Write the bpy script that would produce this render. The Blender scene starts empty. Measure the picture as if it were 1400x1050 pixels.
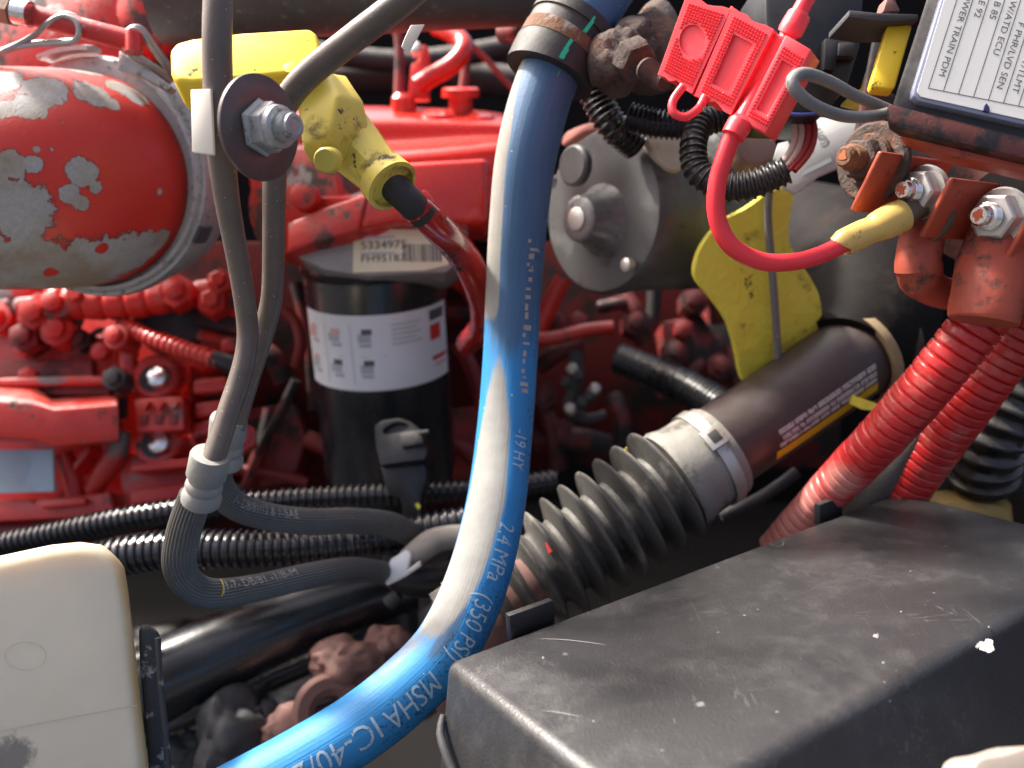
import bpy, bmesh, math, random
from mathutils import Vector as V, noise as mnoise
random.seed(7)
sc = bpy.context.scene
C = sc.collection
# ---------------------------------------------------------------- camera
F = 1212.4                       # focal length in photograph pixels (1400 wide)
PITCH = math.radians(20)
CAM = V((0, 0, 1.30))
RT = V((1, 0, 0)); FW = V((0, math.cos(PITCH), -math.sin(PITCH))); UP = V((0, math.sin(PITCH), math.cos(PITCH)))
cd = bpy.data.cameras.new('camera'); cam = bpy.data.objects.new('camera', cd); C.objects.link(cam)
cam.location = CAM; cam.rotation_euler = (math.pi/2 - PITCH, 0, 0)
cd.sensor_width = 36; cd.lens = 36*F/1400; cd.clip_start = 0.02; cd.clip_end = 200
cd.dof.use_dof = True; cd.dof.focus_distance = 0.455; cd.dof.aperture_fstop = 6.0
sc.camera = cam
# ---------------------------------------------------------------- light
w = bpy.data.worlds.new('World'); sc.world = w; w.use_nodes = True
nt = w.node_tree; bg = nt.nodes['Background']
sky = nt.nodes.new('ShaderNodeTexSky'); sky.sky_type = 'NISHITA'; sky.sun_disc = False; sky.air_density = 0.4; sky.dust_density = 8; sky.ozone_density = 0.2
SUN_TO = V((-0.56, 0.34, 0.75)).normalized()
sky.sun_elevation = math.asin(SUN_TO.z); sky.sun_rotation = math.atan2(SUN_TO.x, SUN_TO.y)
nt.links.new(sky.outputs[0], bg.inputs[0]); bg.inputs[1].default_value = 0.15
sd = bpy.data.lights.new('sun', 'SUN'); sd.energy = 3.7; sd.angle = math.radians(6); sd.color = (1, 0.95, 0.87)
so = bpy.data.objects.new('sun', sd); C.objects.link(so); so.location = (-2, -1, 4)
so.rotation_euler = SUN_TO.to_track_quat('Z', 'Y').to_euler()
sc.view_settings.view_transform = 'Standard'; sc.view_settings.look = 'None'
sc.view_settings.exposure = 1.38; sc.view_settings.gamma = 1; sc.view_settings.use_curve_mapping = False
sc.render.engine = 'CYCLES'; sc.cycles.max_bounces = 6
# ---------------------------------------------------------------- placing helpers
def P(px, py, d):
    return CAM + d*(FW + RT*((px-700)/F) - UP*((py-525)/F))
def cdir(r, u, f):
    return (RT*r + UP*u + FW*f).normalized()
def plane(px, py, d, n=(0, 0, -1)):
    return (P(px, py, d), cdir(*n))
def onp(px, py, pl):
    r = P(px, py, 1) - CAM
    return CAM + r*((pl[0]-CAM).dot(pl[1])/r.dot(pl[1]))
ORG = {}
def setp(o, label=None, cat=None, group=None, kind=None):
    if label: o['label'] = label
    if cat: o['category'] = cat
    if group: o['group'] = group
    if kind: o['kind'] = kind
    return o
def T(name, label, cat, loc, group=None):
    o = bpy.data.objects.new(name, None); C.objects.link(o); o.location = loc; o.empty_display_size = .01
    ORG[o.name] = V(loc)
    return setp(o, label, cat, group)
def add(name, vs, fs, m, parent=None, smooth=35, bevel=0, bseg=2, uv=None, attr=None, label=None, cat=None, group=None, kind=None, subsurf=0):
    vs = [V(v) for v in vs]
    org = sum(vs, V((0, 0, 0)))/len(vs)
    me = bpy.data.meshes.new(name)
    me.from_pydata([v-org for v in vs], [], fs)
    if uv:
        ul = me.uv_layers.new(name='UVMap')
        flat = []
        for f in uv:
            for c in f: flat += [c[0], c[1]]
        ul.data.foreach_set('uv', flat)
    if attr:
        for k, vals in attr.items():
            a = me.attributes.new(k, 'FLOAT', 'POINT'); a.data.foreach_set('value', vals)
    bm = bmesh.new(); bm.from_mesh(me)
    bmesh.ops.recalc_face_normals(bm, faces=bm.faces)
    if bevel:
        ed = [e for e in bm.edges if len(e.link_faces) == 2 and e.calc_face_angle(0) > 0.45]
        bmesh.ops.bevel(bm, geom=ed, offset=bevel, segments=bseg, affect='EDGES', clamp_overlap=True, profile=0.5)
    bm.to_mesh(me); bm.free()
    me.polygons.foreach_set('use_smooth', [True]*len(me.polygons))
    me.set_sharp_from_angle(angle=math.radians(smooth))
    me.materials.append(m)
    o = bpy.data.objects.new(name, me); C.objects.link(o)
    ORG[o.name] = org
    if parent is not None:
        o.parent = parent; o.location = org - ORG[parent.name]
    else:
        o.location = org
    if subsurf:
        s = o.modifiers.new('smooth', 'SUBSURF'); s.levels = s.render_levels = subsurf
    return setp(o, label, cat, group, kind)
def cr(pts, n=8, closed=False):
    """Catmull-Rom through tuples"""
    out = []; L = len(pts)
    for i in range(L if closed else L-1):
        g = lambda k: pts[k % L] if closed else pts[max(0, min(L-1, k))]
        a, b, c, d = g(i-1), g(i), g(i+1), g(i+2)
        for j in range(n):
            t = j/n
            out.append(tuple(.5*(2*q + (r-p)*t + (2*p-5*q+4*r-s)*t*t + (3*q-p-3*r+s)*t**3) for p, q, r, s in zip(a, b, c, d)))
    if not closed: out.append(tuple(pts[-1]))
    return out
class Path:
    """smooth path in space; pts are (px,py,depth,width_px)"""
    def __init__(s, pts, dia=None, raw=False):
        q = cr(pts, 14)
        s.p = [P(a[0], a[1], a[2]) for a in q]
        s.r = [dia/2 if dia else a[3]*a[2]/F/2 for a in q]
        s.s = [0]
        for i in range(1, len(s.p)): s.s.append(s.s[-1] + (s.p[i]-s.p[i-1]).length)
        s.L = s.s[-1]
    def at(s, u):
        i = 0
        if u >= s.L: i = len(s.s)-2
        else:
            lo, hi = 0, len(s.s)-1
            while hi-lo > 1:
                m = (lo+hi)//2
                if s.s[m] <= u: lo = m
                else: hi = m
            i = lo
        t = (u-s.s[i])/max(1e-9, s.s[i+1]-s.s[i])
        c = s.p[i].lerp(s.p[i+1], t)
        j0, j1 = max(0, i-2), min(len(s.p)-1, i+3)
        tg = (s.p[j1]-s.p[j0]).normalized()
        n = CAM-c; n = (n - tg*n.dot(tg)).normalized()
        return c, tg, n, tg.cross(n), s.r[i]*(1-t)+s.r[i+1]*t
    def surf(s, u, a, lift=0):
        c, tg, n, b, r = s.at(u)
        return c + (n*math.cos(a)+b*math.sin(a))*(r+lift)
    def u_near(s, px, py):
        best = None
        for i, p in enumerate(s.p):
            d = p-CAM; f = d.dot(FW); x = 700+F*d.dot(RT)/f; y = 525-F*d.dot(UP)/f
            e = (x-px)**2+(y-py)**2
            if best is None or e < best[0]: best = (e, s.s[i])
        return best[1]
def tube(name, pts, m, parent=None, dia=None, segs=20, step=.004, ridge=None, flute=None, caps=True, path=None, attrf=None, lump=0, rfun=None, **kw):
    pa = path or Path(pts, dia)
    if ridge: step = ridge[0]/(10 if len(ridge) > 2 else 6)
    n = max(2, int(pa.L/step))
    vs = []; fs = []; uv = []; at = {k: [] for k in (attrf or {})}
    for i in range(n+1):
        u = pa.L*i/n
        c, tg, nn, b, r = pa.at(u)
        if ridge:
            ph = (u/ridge[0]) % 1
            if len(ridge) > 2: k = 1-max(0, 1-abs(ph-.5)*2/ridge[2])**2 if abs(ph-.5)*2 < ridge[2] else 1; r = r - ridge[1]*(1-k)
            else: k = max(0, math.sin(ph*2*math.pi)*1.6); r = r - ridge[1]*(1-min(1, k)**.6)
        if rfun: r = rfun(u/pa.L, r)
        for j in range(segs):
            a = -math.pi + 2*math.pi*j/segs
            rr = r
            if flute: rr = r - flute[1]*(.5+.5*math.cos(a*flute[0]))
            if lump: rr = r*(1+lump*mnoise.noise((c*60)+V((math.cos(a)*.8, math.sin(a)*.8, 0)))+lump*.4*mnoise.noise((c*210)+V((math.cos(a)*2, math.sin(a)*2, 0))))
            p = c + (nn*math.cos(a)+b*math.sin(a))*rr
            vs.append(p)
            for k, f in (attrf or {}).items(): at[k].append(f(u, a))
    for i in range(n):
        for j in range(segs):
            k = (j+1) % segs
            fs.append((i*segs+j, i*segs+k, (i+1)*segs+k, (i+1)*segs+j))
            u0, u1 = pa.L*i/n, pa.L*(i+1)/n; v0, v1 = j/segs, (j+1)/segs
            uv.append(((u0, v0), (u0, v1), (u1, v1), (u1, v0)))
    if caps:
        for base in (0, n*segs):
            f = tuple(range(base, base+segs)); fs.append(f); uv.append(tuple((0, 0) for _ in f))
    return add(name, vs, fs, m, parent, uv=uv, attr=at if attrf else None, **kw)
def lathe(name, o, ax, prof, m, parent=None, segs=32, close=True, phase=0, up=None, **kw):
    """prof: (distance along axis, radius)"""
    ax = ax.normalized()
    ref = up or (UP if abs(ax.dot(UP)) < .9 else RT)
    e1 = (ref - ax*ref.dot(ax)).normalized(); e2 = ax.cross(e1)
    vs = []; fs = []
    for t, r in prof:
        for j in range(segs):
            a = 2*math.pi*j/segs + phase
            vs.append(o + ax*t + (e1*math.cos(a)+e2*math.sin(a))*r)
    n = len(prof)
    for i in range(n-1):
        for j in range(segs):
            k = (j+1) % segs
            fs.append((i*segs+j, i*segs+k, (i+1)*segs+k, (i+1)*segs+j))
    if close:
        fs.append(tuple(range(segs))); fs.append(tuple(range((n-1)*segs, n*segs)))
    return add(name, vs, fs, m, parent, **kw)
def ringp(r0, r1, t0, t1):        # closed washer-like profile, use close=False
    return [(t0, r0), (t0, r1), (t1, r1), (t1, r0), (t0, r0)]
def obox(name, c, ex, ey, ez, h, m, parent=None, bevel=0.001, **kw):
    vs = [c + ex*h[0]*a + ey*h[1]*b + ez*h[2]*d for a in (-1, 1) for b in (-1, 1) for d in (-1, 1)]
    fs = [(0, 1, 3, 2), (4, 5, 7, 6), (0, 1, 5, 4), (2, 3, 7, 6), (0, 2, 6, 4), (1, 3, 7, 5)]
    return add(name, vs, fs, m, parent, bevel=bevel, **kw)
def prism(name, poly, pl, th, m, parent=None, bevel=0, hole=None, hdepth=0, taper=1, **kw):
    """front face traced on a plane, real thickness away from the viewer; optional recess"""
    fr = [onp(x, y, pl) for x, y in poly]; n = len(fr)
    c = sum(fr, V((0, 0, 0)))/n
    bk = [c + (p-c)*taper - pl[1]*th for p in fr]
    vs = fr+bk; fs = [tuple(range(n, 2*n))]
    fs += [(i, (i+1) % n, n+(i+1) % n, n+i) for i in range(n)]
    if not hole:
        fs.append(tuple(range(n)))
        return add(name, vs, fs, m, parent, bevel=bevel, **kw)
    h = [onp(x, y, pl) for x, y in hole]; k = len(h)
    b = len(vs); vs += h; vs += [p - pl[1]*hdepth for p in h]
    fs += [(b+i, b+(i+1) % k, b+k+(i+1) % k, b+k+i) for i in range(k)]
    fs.append(tuple(range(b+k, b+2*k)))
    # front ring
    bm = bmesh.new(); A = [bm.verts.new(p) for p in fr]; B = [bm.verts.new(p) for p in h]
    E = [bm.edges.new((A[i], A[(i+1) % n])) for i in range(n)] + [bm.edges.new((B[i], B[(i+1) % k])) for i in range(k)]
    r = bmesh.ops.triangle_fill(bm, edges=E, use_beauty=True)
    bm.verts.index_update()
    mp = {i: (i if i < n else b+i-n) for i in range(n+k)}
    for f in bm.faces: fs.append(tuple(mp[v.index] for v in f.verts))
    bm.free()
    return add(name, vs, fs, m, parent, bevel=bevel, **kw)
def loft(name, rows, m, parent=None, closed=False, subsurf=2, **kw):
    """rows of (px,py,d)"""
    R = [[P(*p) for p in r] for r in rows]; n = len(R[0]); k = len(R)
    vs = [p for r in R for p in r]; fs = []
    for i in range(k if closed else k-1):
        for j in range(n-1):
            a = i*n+j; b = ((i+1) % k)*n+j
            fs.append((a, a+1, b+1, b))
    if closed:
        fs.append(tuple(i*n for i in range(k))); fs.append(tuple(i*n+n-1 for i in range(k)))
    return add(name, vs, fs, m, parent, subsurf=subsurf, smooth=60, **kw)
def rock(name, x, y, d, wpx, hpx, seed, m, par):
    bm = bmesh.new(); bmesh.ops.create_icosphere(bm, subdivisions=4, radius=1)
    k = d/F/2; vs = []; o = P(x, y, d)
    for v in bm.verts:
        n = v.co.normalized(); q = n*1.2+V((seed*3.1, seed, 0))
        r = .86+.42*mnoise.noise(q)+.16*mnoise.noise(q*3)+.05*mnoise.noise(q*8)
        r = min(r, 1.0, .8/max(.01, abs(n.x*.5+n.y*.6+n.z*.4)) if seed % 2 else .85/max(.01, abs(n.x*.7-n.z*.6)))
        vs.append(o+RT*(n.x*r*wpx*k)+UP*(n.z*r*hpx*k)+FW*(n.y*r*.5*(wpx+hpx)*k))
    fs = [tuple(v.index for v in f.verts) for f in bm.faces]; bm.free()
    return add(name, vs, fs, m, par, smooth=50)
def glyphs(s, size=1.0, sx=1.0, fine=False):
    cu = bpy.data.curves.new('writing', 'FONT'); cu.body = s; cu.size = size; cu.resolution_u = 3
    o = bpy.data.objects.new('writing', cu); C.objects.link(o)
    dg = bpy.context.evaluated_depsgraph_get()
    me = bpy.data.meshes.new_from_object(o.evaluated_get(dg))
    bm = bmesh.new(); bm.from_mesh(me); bmesh.ops.triangulate(bm, faces=bm.faces)
    for _ in range(5):                      # short edges, so that letters follow a curved wall
        E = [e for e in bm.edges if e.calc_length() > size*.16]
        if not fine or not E: break
        bmesh.ops.subdivide_edges(bm, edges=E, cuts=1); bmesh.ops.triangulate(bm, faces=bm.faces)
    bm.verts.index_update()
    vs = [(v.co.x*sx, v.co.y) for v in bm.verts]; fs = [tuple(v.index for v in p.verts) for p in bm.faces]; bm.free()
    bpy.data.objects.remove(o); bpy.data.curves.remove(cu); bpy.data.meshes.remove(me)
    return vs, fs
def text_tube(name, s, pa, u0, a0, h, m, parent, flip=1, sx=1.0, lift=.00025, **kw):
    """text along a tube: reads along +u, letters stand towards -angle"""
    vs, fs = glyphs(s, h*1.38, sx, True)
    W = [pa.surf(u0 + x*flip, a0 - flip*y/pa.at(u0)[4], lift) for x, y in vs]
    return add(name, W, fs, m, parent, **kw)
def text_plane(name, s, pl, org, rd, h, m, parent, lift=.0003, sx=1.0, right=False, **kw):
    """text on a plane from pixel org, reading in pixel direction rd"""
    o = onp(org[0], org[1], pl); q = onp(org[0]+rd[0], org[1]+rd[1], pl)
    ex = (q-o).normalized(); ey = pl[1].cross(ex)
    vs, fs = glyphs(s, h*1.38, sx)
    off = max(x for x, y in vs) if right else 0
    return add(name, [o + ex*(x-off) + ey*y + pl[1]*lift for x, y in vs], fs, m, parent, **kw)
def strip(name, a, b, pl, wpx, m, parent, lift=.0003, **kw):
    """thin printed line on a plane between two pixels"""
    A = onp(a[0], a[1], pl); B = onp(b[0], b[1], pl); e = (B-A).normalized(); s = pl[1].cross(e)*(wpx*(A-CAM).dot(FW)/F/2); L = pl[1]*lift
    return add(name, [A+s+L, B+s+L, B-s+L, A-s+L], [(0, 1, 2, 3)], m, parent, **kw)
# ---------------------------------------------------------------- materials
class NB:
    def __init__(s, name):
        s.m = bpy.data.materials.new(name); s.m.use_nodes = True; s.t = s.m.node_tree; s.b = s.t.nodes['Principled BSDF']
        s.pos = s.t.nodes.new('ShaderNodeNewGeometry')
    def link(s, a, b): s.t.links.new(a, b)
    def put(s, sock, v):
        if hasattr(v, 'is_linked') or isinstance(v, bpy.types.NodeSocket): s.link(v, sock)
        else: sock.default_value = v
    def noise(s, scale, detail=5, rough=.6, stretch=None, coord=None, dist=0):
        n = s.t.nodes.new('ShaderNodeTexNoise'); n.inputs['Scale'].default_value = scale; n.inputs['Detail'].default_value = detail; n.inputs['Roughness'].default_value = rough; n.inputs['Distortion'].default_value = dist
        co = coord or s.pos.outputs['Position']
        if stretch:
            mp = s.t.nodes.new('ShaderNodeMapping'); mp.inputs['Scale'].default_value = stretch; s.link(co, mp.inputs[0]); co = mp.outputs[0]
        s.link(co, n.inputs['Vector']); return n.outputs['Fac']
    def vor(s, scale, coord=None):
        n = s.t.nodes.new('ShaderNodeTexVoronoi'); n.inputs['Scale'].default_value = scale; s.link(coord or s.pos.outputs['Position'], n.inputs['Vector']); return n
    def step(s, x, lo, hi):
        n = s.t.nodes.new('ShaderNodeMapRange'); n.inputs[1].default_value = lo; n.inputs[2].default_value = hi; s.put(n.inputs[0], x); n.interpolation_type = 'SMOOTHSTEP'; return n.outputs[0]
    def math(s, op, a, b=0):
        n = s.t.nodes.new('ShaderNodeMath'); n.operation = op; s.put(n.inputs[0], a); s.put(n.inputs[1], b); return n.outputs[0]
    def mix(s, f, a, b):
        n = s.t.nodes.new('ShaderNodeMix'); n.data_type = 'RGBA'; s.put(n.inputs[0], f); s.put(n.inputs[6], a); s.put(n.inputs[7], b); return n.outputs[2]
    def mixf(s, f, a, b):
        n = s.t.nodes.new('ShaderNodeMix'); n.data_type = 'FLOAT'; s.put(n.inputs[0], f); s.put(n.inputs[2], a); s.put(n.inputs[3], b); return n.outputs[0]
    def attr(s, name):
        n = s.t.nodes.new('ShaderNodeAttribute'); n.attribute_name = name; return n.outputs['Fac']
    def bump(s, h, dist=.001, strength=.5):
        n = s.t.nodes.new('ShaderNodeBump'); n.inputs['Distance'].default_value = dist; n.inputs['Strength'].default_value = strength; s.put(n.inputs['Height'], h); s.link(n.outputs[0], s.b.inputs['Normal']); return n
    def blob(s, pts, jit=.35, nscale=70, lo=.0, hi=.12):
        """mask: union of balls (point, radius) with ragged edges"""
        nz = s.math('MULTIPLY', s.math('SUBTRACT', s.noise(nscale, 10, .72), .5), jit*2)
        best = None
        for p, r in pts:
            v = s.t.nodes.new('ShaderNodeVectorMath'); v.operation = 'DISTANCE'; s.link(s.pos.outputs['Position'], v.inputs[0]); v.inputs[1].default_value = p
            k = s.math('SUBTRACT', 1, s.math('DIVIDE', v.outputs['Value'], r))
            best = k if best is None else s.math('MAXIMUM', best, k)
        raw = s.math('ADD', best, nz)
        return raw if hi is None else s.step(raw, lo, hi)
def c4(c): return (c[0], c[1], c[2], 1)
def mat(name, col, rough=.5, metal=0, var=.25, vscale=45, layers=(), bump=.15, bscale=500, specks=0, dust=0, coat=0, sss=0, dustcol=(.42, .38, .33), spec=.5, speckcol=(.75, .72, .66), spscale=260, bdist=.0006):
    """layers: (colour, noise scale, lo, hi, roughness, metallic)"""
    b = NB(name)
    n1 = b.noise(vscale, 6, .65)
    dark = tuple(x*(1-var) for x in col); lite = tuple(min(1, x*(1+var)) for x in col)
    c = b.mix(n1, c4(dark), c4(lite)); r = b.mixf(b.noise(vscale*2.3, 4), max(.03, rough-.12), min(1, rough+.12)); me = metal
    hgt = b.noise(bscale, 4, .6)
    for (lc, ls, lo, hi, lr, lm) in layers:
        f = b.step(b.noise(ls, 8, .68), lo, hi)
        c = b.mix(f, c, c4(lc)); r = b.mixf(f, r, lr); me = b.mixf(f, me, lm)
        hgt = b.math('SUBTRACT', hgt, b.math('MULTIPLY', f, .5))
    if dust:
        nz = b.t.nodes.new('ShaderNodeSeparateXYZ'); b.link(b.pos.outputs['Normal'], nz.inputs[0])
        f = b.math('MULTIPLY', b.step(nz.outputs[2], .1, 1), b.math('MULTIPLY', b.step(b.noise(vscale*1.5, 7, .7), .3, .75), dust))
        c = b.mix(f, c, c4(dustcol)); r = b.mixf(f, r, .9)
    if specks:
        vn = b.vor(spscale); sp = b.step(vn.outputs['Distance'], .16, .1)
        rnd = b.t.nodes.new('ShaderNodeSeparateColor'); b.link(vn.outputs['Color'], rnd.inputs[0])
        f = b.math('MULTIPLY', sp, b.step(rnd.outputs[0], 1-specks, 1-specks+.02))
        c = b.mix(f, c, c4(speckcol)); r = b.mixf(f, r, .8)
    b.put(b.b.inputs['Base Color'], c); b.put(b.b.inputs['Roughness'], r); b.put(b.b.inputs['Metallic'], me)
    b.b.inputs['Specular IOR Level'].default_value = spec
    if coat: b.b.inputs['Coat Weight'].default_value = coat; b.b.inputs['Coat Roughness'].default_value = .08
    if sss:
        b.b.inputs['Subsurface Weight'].default_value = sss; b.b.inputs['Subsurface Radius'].default_value = (.012, .009, .005); b.b.inputs['Subsurface Scale'].default_value = 1
    if bump: b.bump(hgt, bdist, bump)
    return b.m
RED = (.52, .022, .014)
GREYM = (.30, .29, .28)
m_red = mat('red engine enamel', RED, .32, layers=[((.16, .15, .15), 18, .595, .625, .6, .2), ((.022, .018, .018), 26, .555, .64, .7, 0)], coat=.15, bump=.45, bscale=260, dust=.25, var=.35, bdist=.001)
m_redcore = mat('shade dimmed red enamel', (.11, .012, .011), .5, layers=[((.012, .011, .011), 18, .46, .6, .75, 0)], bump=.4, bscale=150)  # engine red dimmed in the colour for parts deep in shade
m_redblack = mat('shade darkened maroon enamel', (.06, .007, .007), .8, spec=.1, layers=[((.01, .009, .009), 14, .46, .6, .75, 0)], bump=.3, bscale=150)  # engine red darkened almost to black, deep cavity shade put into the colour
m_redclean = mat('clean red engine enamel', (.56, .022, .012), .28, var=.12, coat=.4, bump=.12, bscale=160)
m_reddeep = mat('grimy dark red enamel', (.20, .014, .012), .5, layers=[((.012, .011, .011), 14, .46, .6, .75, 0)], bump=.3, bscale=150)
m_redflake = mat('worn red enamel over cast iron', (.45, .022, .014), .42, layers=[((.06, .045, .04), 30, .50, .58, .75, .1), ((.26, .24, .23), 17, .60, .64, .6, .4)], bump=.5, bscale=260)
m_redgrey = mat('red enamel peeled to grey casting', (.48, .022, .015), .4, layers=[((.20, .19, .185), 13, .53, .58, .6, .45)], bump=.5, bscale=260)
m_steel = mat('dull zinc plated steel', (.42, .425, .42), .5, .55, var=.3, vscale=160, layers=[((.16, .14, .12), 150, .54, .68, .7, .2)], bump=.5, bscale=800)
m_bright = mat('bright machined steel', (.72, .71, .69), .26, 1, var=.12, vscale=150, bump=.1)
m_nut = mat('pale zinc nut', (.58, .56, .52), .42, .75, var=.15, vscale=120, layers=[((.22, .18, .14), 150, .62, .74, .7, .1)])
m_tube = mat('brown grey painted steel tube', (.125, .100, .084), .36, .1, var=.35, vscale=70, specks=.16, spscale=620, dust=.45, bump=.3, bscale=900, dustcol=(.34, .29, .24))
m_rusty = mat('rusted steel', (.16, .075, .04), .85, .1, var=.45, vscale=80, layers=[((.30, .26, .22), 60, .56, .68, .9, 0)], bump=.9, bscale=350, bdist=.0012)
m_rustdark = mat('dark grey brown rusted iron', (.075, .055, .047), .8, .2, var=.45, vscale=55, layers=[((.14, .07, .045), 40, .52, .64, .9, 0)], bump=.9, bscale=260, bdist=.0014)
m_wash = mat('dark oxide fender washer', (.125, .098, .092), .34, .4, var=.35, vscale=60, specks=.1, spscale=600, bump=.25, bscale=700, dust=.25)
m_yel = mat('yellow moulded plastic', (.82, .585, .035), .42, var=.06, vscale=25, layers=[((.14, .10, .03), 130, .62, .66, .8, 0)], bump=.15, bscale=300, spec=.4)
m_yelold = mat('grimy yellow plastic', (.66, .53, .085), .5, var=.15, vscale=30, layers=[((.22, .17, .05), 38, .53, .66, .8, 0), ((.05, .042, .025), 62, .60, .66, .8, 0)], bump=.25, bscale=250)
m_yelflat = mat('yellow sheet', (.88, .76, .08), .55, var=.12, vscale=16, layers=[((.34, .27, .04), 26, .55, .68, .7, 0), ((.08, .06, .02), 40, .64, .70, .8, 0)], bump=.6, bscale=38, bdist=.008)
m_cream = mat('cream vinyl', (.74, .70, .60), .55, var=.06, bump=.05)
m_black = mat('black moulded plastic', (.014, .014, .016), .38, var=.3, bump=.15, bscale=600, dust=.12)
m_blackdust = mat('dusty black plastic', (.022, .021, .022), .45, var=.3, bump=.2, dust=.35, specks=.03)
m_rubber = mat('black rubber', (.022, .021, .021), .6, var=.35, vscale=60, bump=.3, dust=.3, specks=.02)
m_rubgrey = mat('weathered grey rubber hose', (.125, .118, .108), .62, var=.25, vscale=80, bump=.15, dust=.5, dustcol=(.24, .22, .19), specks=.03)
m_dustrub = mat('dust caked bellows rubber', (.075, .071, .066), .5, var=.35, vscale=40, bump=.4, dust=.6, dustcol=(.30, .275, .24), layers=[((.24, .22, .19), 30, .52, .70, .8, 0), ((.03, .028, .026), 22, .56, .66, .6, 0)])
m_boot = mat('brown black rubber boot', (.008, .0065, .006), .72, var=.4, vscale=25, bump=.6, bscale=200, spec=.12, layers=[((.026, .020, .017), 20, .52, .68, .85, 0), ((.06, .02, .016), 30, .64, .70, .8, 0)])
m_pipe = mat('brown black painted pipe', (.058, .040, .036), .36, var=.3, vscale=20, bump=.25, bscale=400, dust=.25, dustcol=(.2, .18, .17))
m_loom = mat('black split loom', (.012, .012, .014), .26, var=.2, bump=.1, spec=.6)
m_loomdust = mat('dusty black split loom', (.016, .015, .015), .3, var=.3, bump=.15, dust=.25, spec=.6)
def redloom_mat():
    b = NB('dusty red split loom')
    c = b.mix(b.noise(35, 6), c4((.36, .014, .016)), c4((.54, .028, .028)))
    d = b.blob([(P(1085, 722, .59), .055), (P(1040, 765, .61), .06), (P(1150, 660, .56), .02)], jit=.35, nscale=60, lo=0, hi=.8)
    d2 = b.math('MULTIPLY', b.step(b.noise(50, 8, .7), .48, .74), .5)
    f = b.math('MAXIMUM', b.math('MULTIPLY', d, .8), d2)
    c = b.mix(f, c, c4((.50, .22, .18)))
    g = b.step(b.noise(26, 6, .7), .56, .70); c = b.mix(b.math('MULTIPLY', g, .55), c, c4((.10, .015, .014)))
    b.put(b.b.inputs['Base Color'], c); b.put(b.b.inputs['Roughness'], b.mixf(f, .28, .65)); b.bump(b.noise(420, 4), .0006, .2); return b.m
m_redloom = redloom_mat()
m_redpl = mat('red moulded fuse holder plastic', (.84, .050, .066), .4, var=.06, vscale=30, bump=.1, bscale=500, sss=.06, specks=.012, spscale=200)
m_redwire = mat('red wire insulation', (.76, .035, .05), .34, var=.06, bump=.05, sss=.1)
m_brick = mat('brick red insulator plastic', (.40, .062, .028), .5, var=.2, vscale=35, layers=[((.03, .022, .02), 50, .60, .70, .7, 0)], bump=.3, bscale=300)
m_brickdirty = mat('dirty brick red rubber', (.36, .065, .035), .58, var=.3, vscale=35, layers=[((.05, .035, .03), 42, .52, .66, .8, 0), ((.24, .16, .12), 70, .62, .74, .85, 0)], bump=.4, bscale=250)
m_brickdark = mat('grimy base moulding', (.11, .03, .022), .5, var=.3, layers=[((.014, .012, .013), 40, .44, .56, .6, 0)], bump=.3)
m_amber = mat('yellow crimp sleeve', (.60, .42, .12), .38, var=.25, vscale=110, layers=[((.16, .11, .05), 160, .6, .72, .7, 0)], sss=.2, bump=.15)
m_ferrule = mat('corroded lug', (.14, .12, .09), .6, .4, var=.4, vscale=150, bump=.5)
m_greycable = mat('grey cable jacket', (.17, .165, .16), .55, var=.2, vscale=100, dust=.5, dustcol=(.30, .28, .26), specks=.04, bump=.25, bscale=700)
m_box = None
m_white = mat('white paper label', (.74, .76, .78), .5, var=.04, bump=.03)
m_whitel = mat('creamy laminated label', (.78, .77, .72), .34, var=.05, vscale=30, layers=[((.50, .47, .40), 24, .66, .8, .5, 0)], bump=.03, coat=.2)
m_ivory = mat('ivory label', (.74, .68, .48), .5, var=.08, bump=.05)
m_bluelabel = mat('pale blue data plate', (.38, .50, .58), .45, var=.15, vscale=20, bump=.1)
m_ink = mat('dark grey ink', (.085, .09, .095), .6, var=.2, bump=0)
m_inkpale = mat('pale grey ink', (.42, .45, .47), .6, var=.2, bump=0)
m_inkred = mat('red ink', (.60, .03, .03), .6, var=.1, bump=0)
m_inkpink = mat('pale red ink', (.70, .38, .36), .6, var=.1, bump=0)
m_print = mat('pale hose print', (.36, .50, .60), .6, var=.35, vscale=400, layers=[((.05, .16, .32), 420, .55, .66, .6, 0)], bump=0)
m_printw = mat('faint white hose print', (.34, .33, .31), .7, var=.35, vscale=350, bump=0)
m_printpipe = mat('worn white warning print', (.50, .48, .46), .6, var=.25, vscale=260, layers=[((.06, .05, .05), 420, .54, .62, .6, 0)], bump=0)
m_yprint = mat('amber warning stripe', (.70, .46, .015), .5, var=.12, vscale=60, layers=[((.35, .16, .01), 150, .6, .72, .6, 0)], bump=0)
m_green = mat('green paint pen', (.02, .46, .27), .5, var=.1, bump=0)
m_dab = mat('orange paint dab', (.62, .12, .05), .5, var=.2, bump=.2)
m_wall = mat('shade black bay panel', (.009, .0082, .0085), .95, var=.5, vscale=6, bump=.3, bscale=60, spec=.1)  # near-black colour stands in for the deep shade of the bay
m_ground = mat('shaded asphalt', (.05, .05, .05), .9, var=.3, vscale=30, bump=.5, bscale=200)
m_tan = mat('crumpled tan wrapping', (.36, .24, .07), .6, var=.3, vscale=25, bump=.4, bscale=90)
m_starter = mat('grimy grey painted casting', (.098, .097, .096), .46, .2, var=.35, vscale=22, bump=.4, bscale=220, layers=[((.15, .147, .143), 22, .50, .68, .7, 0), ((.035, .03, .03), 30, .55, .66, .7, 0), ((.26, .06, .04), 12, .68, .74, .7, 0)])
m_blueplastic = mat('blue plastic', (.03, .05, .22), .35, bump=.05)
m_whitewire = mat('dirty white wire', (.52, .40, .36), .5, var=.2, bump=.05)
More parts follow.
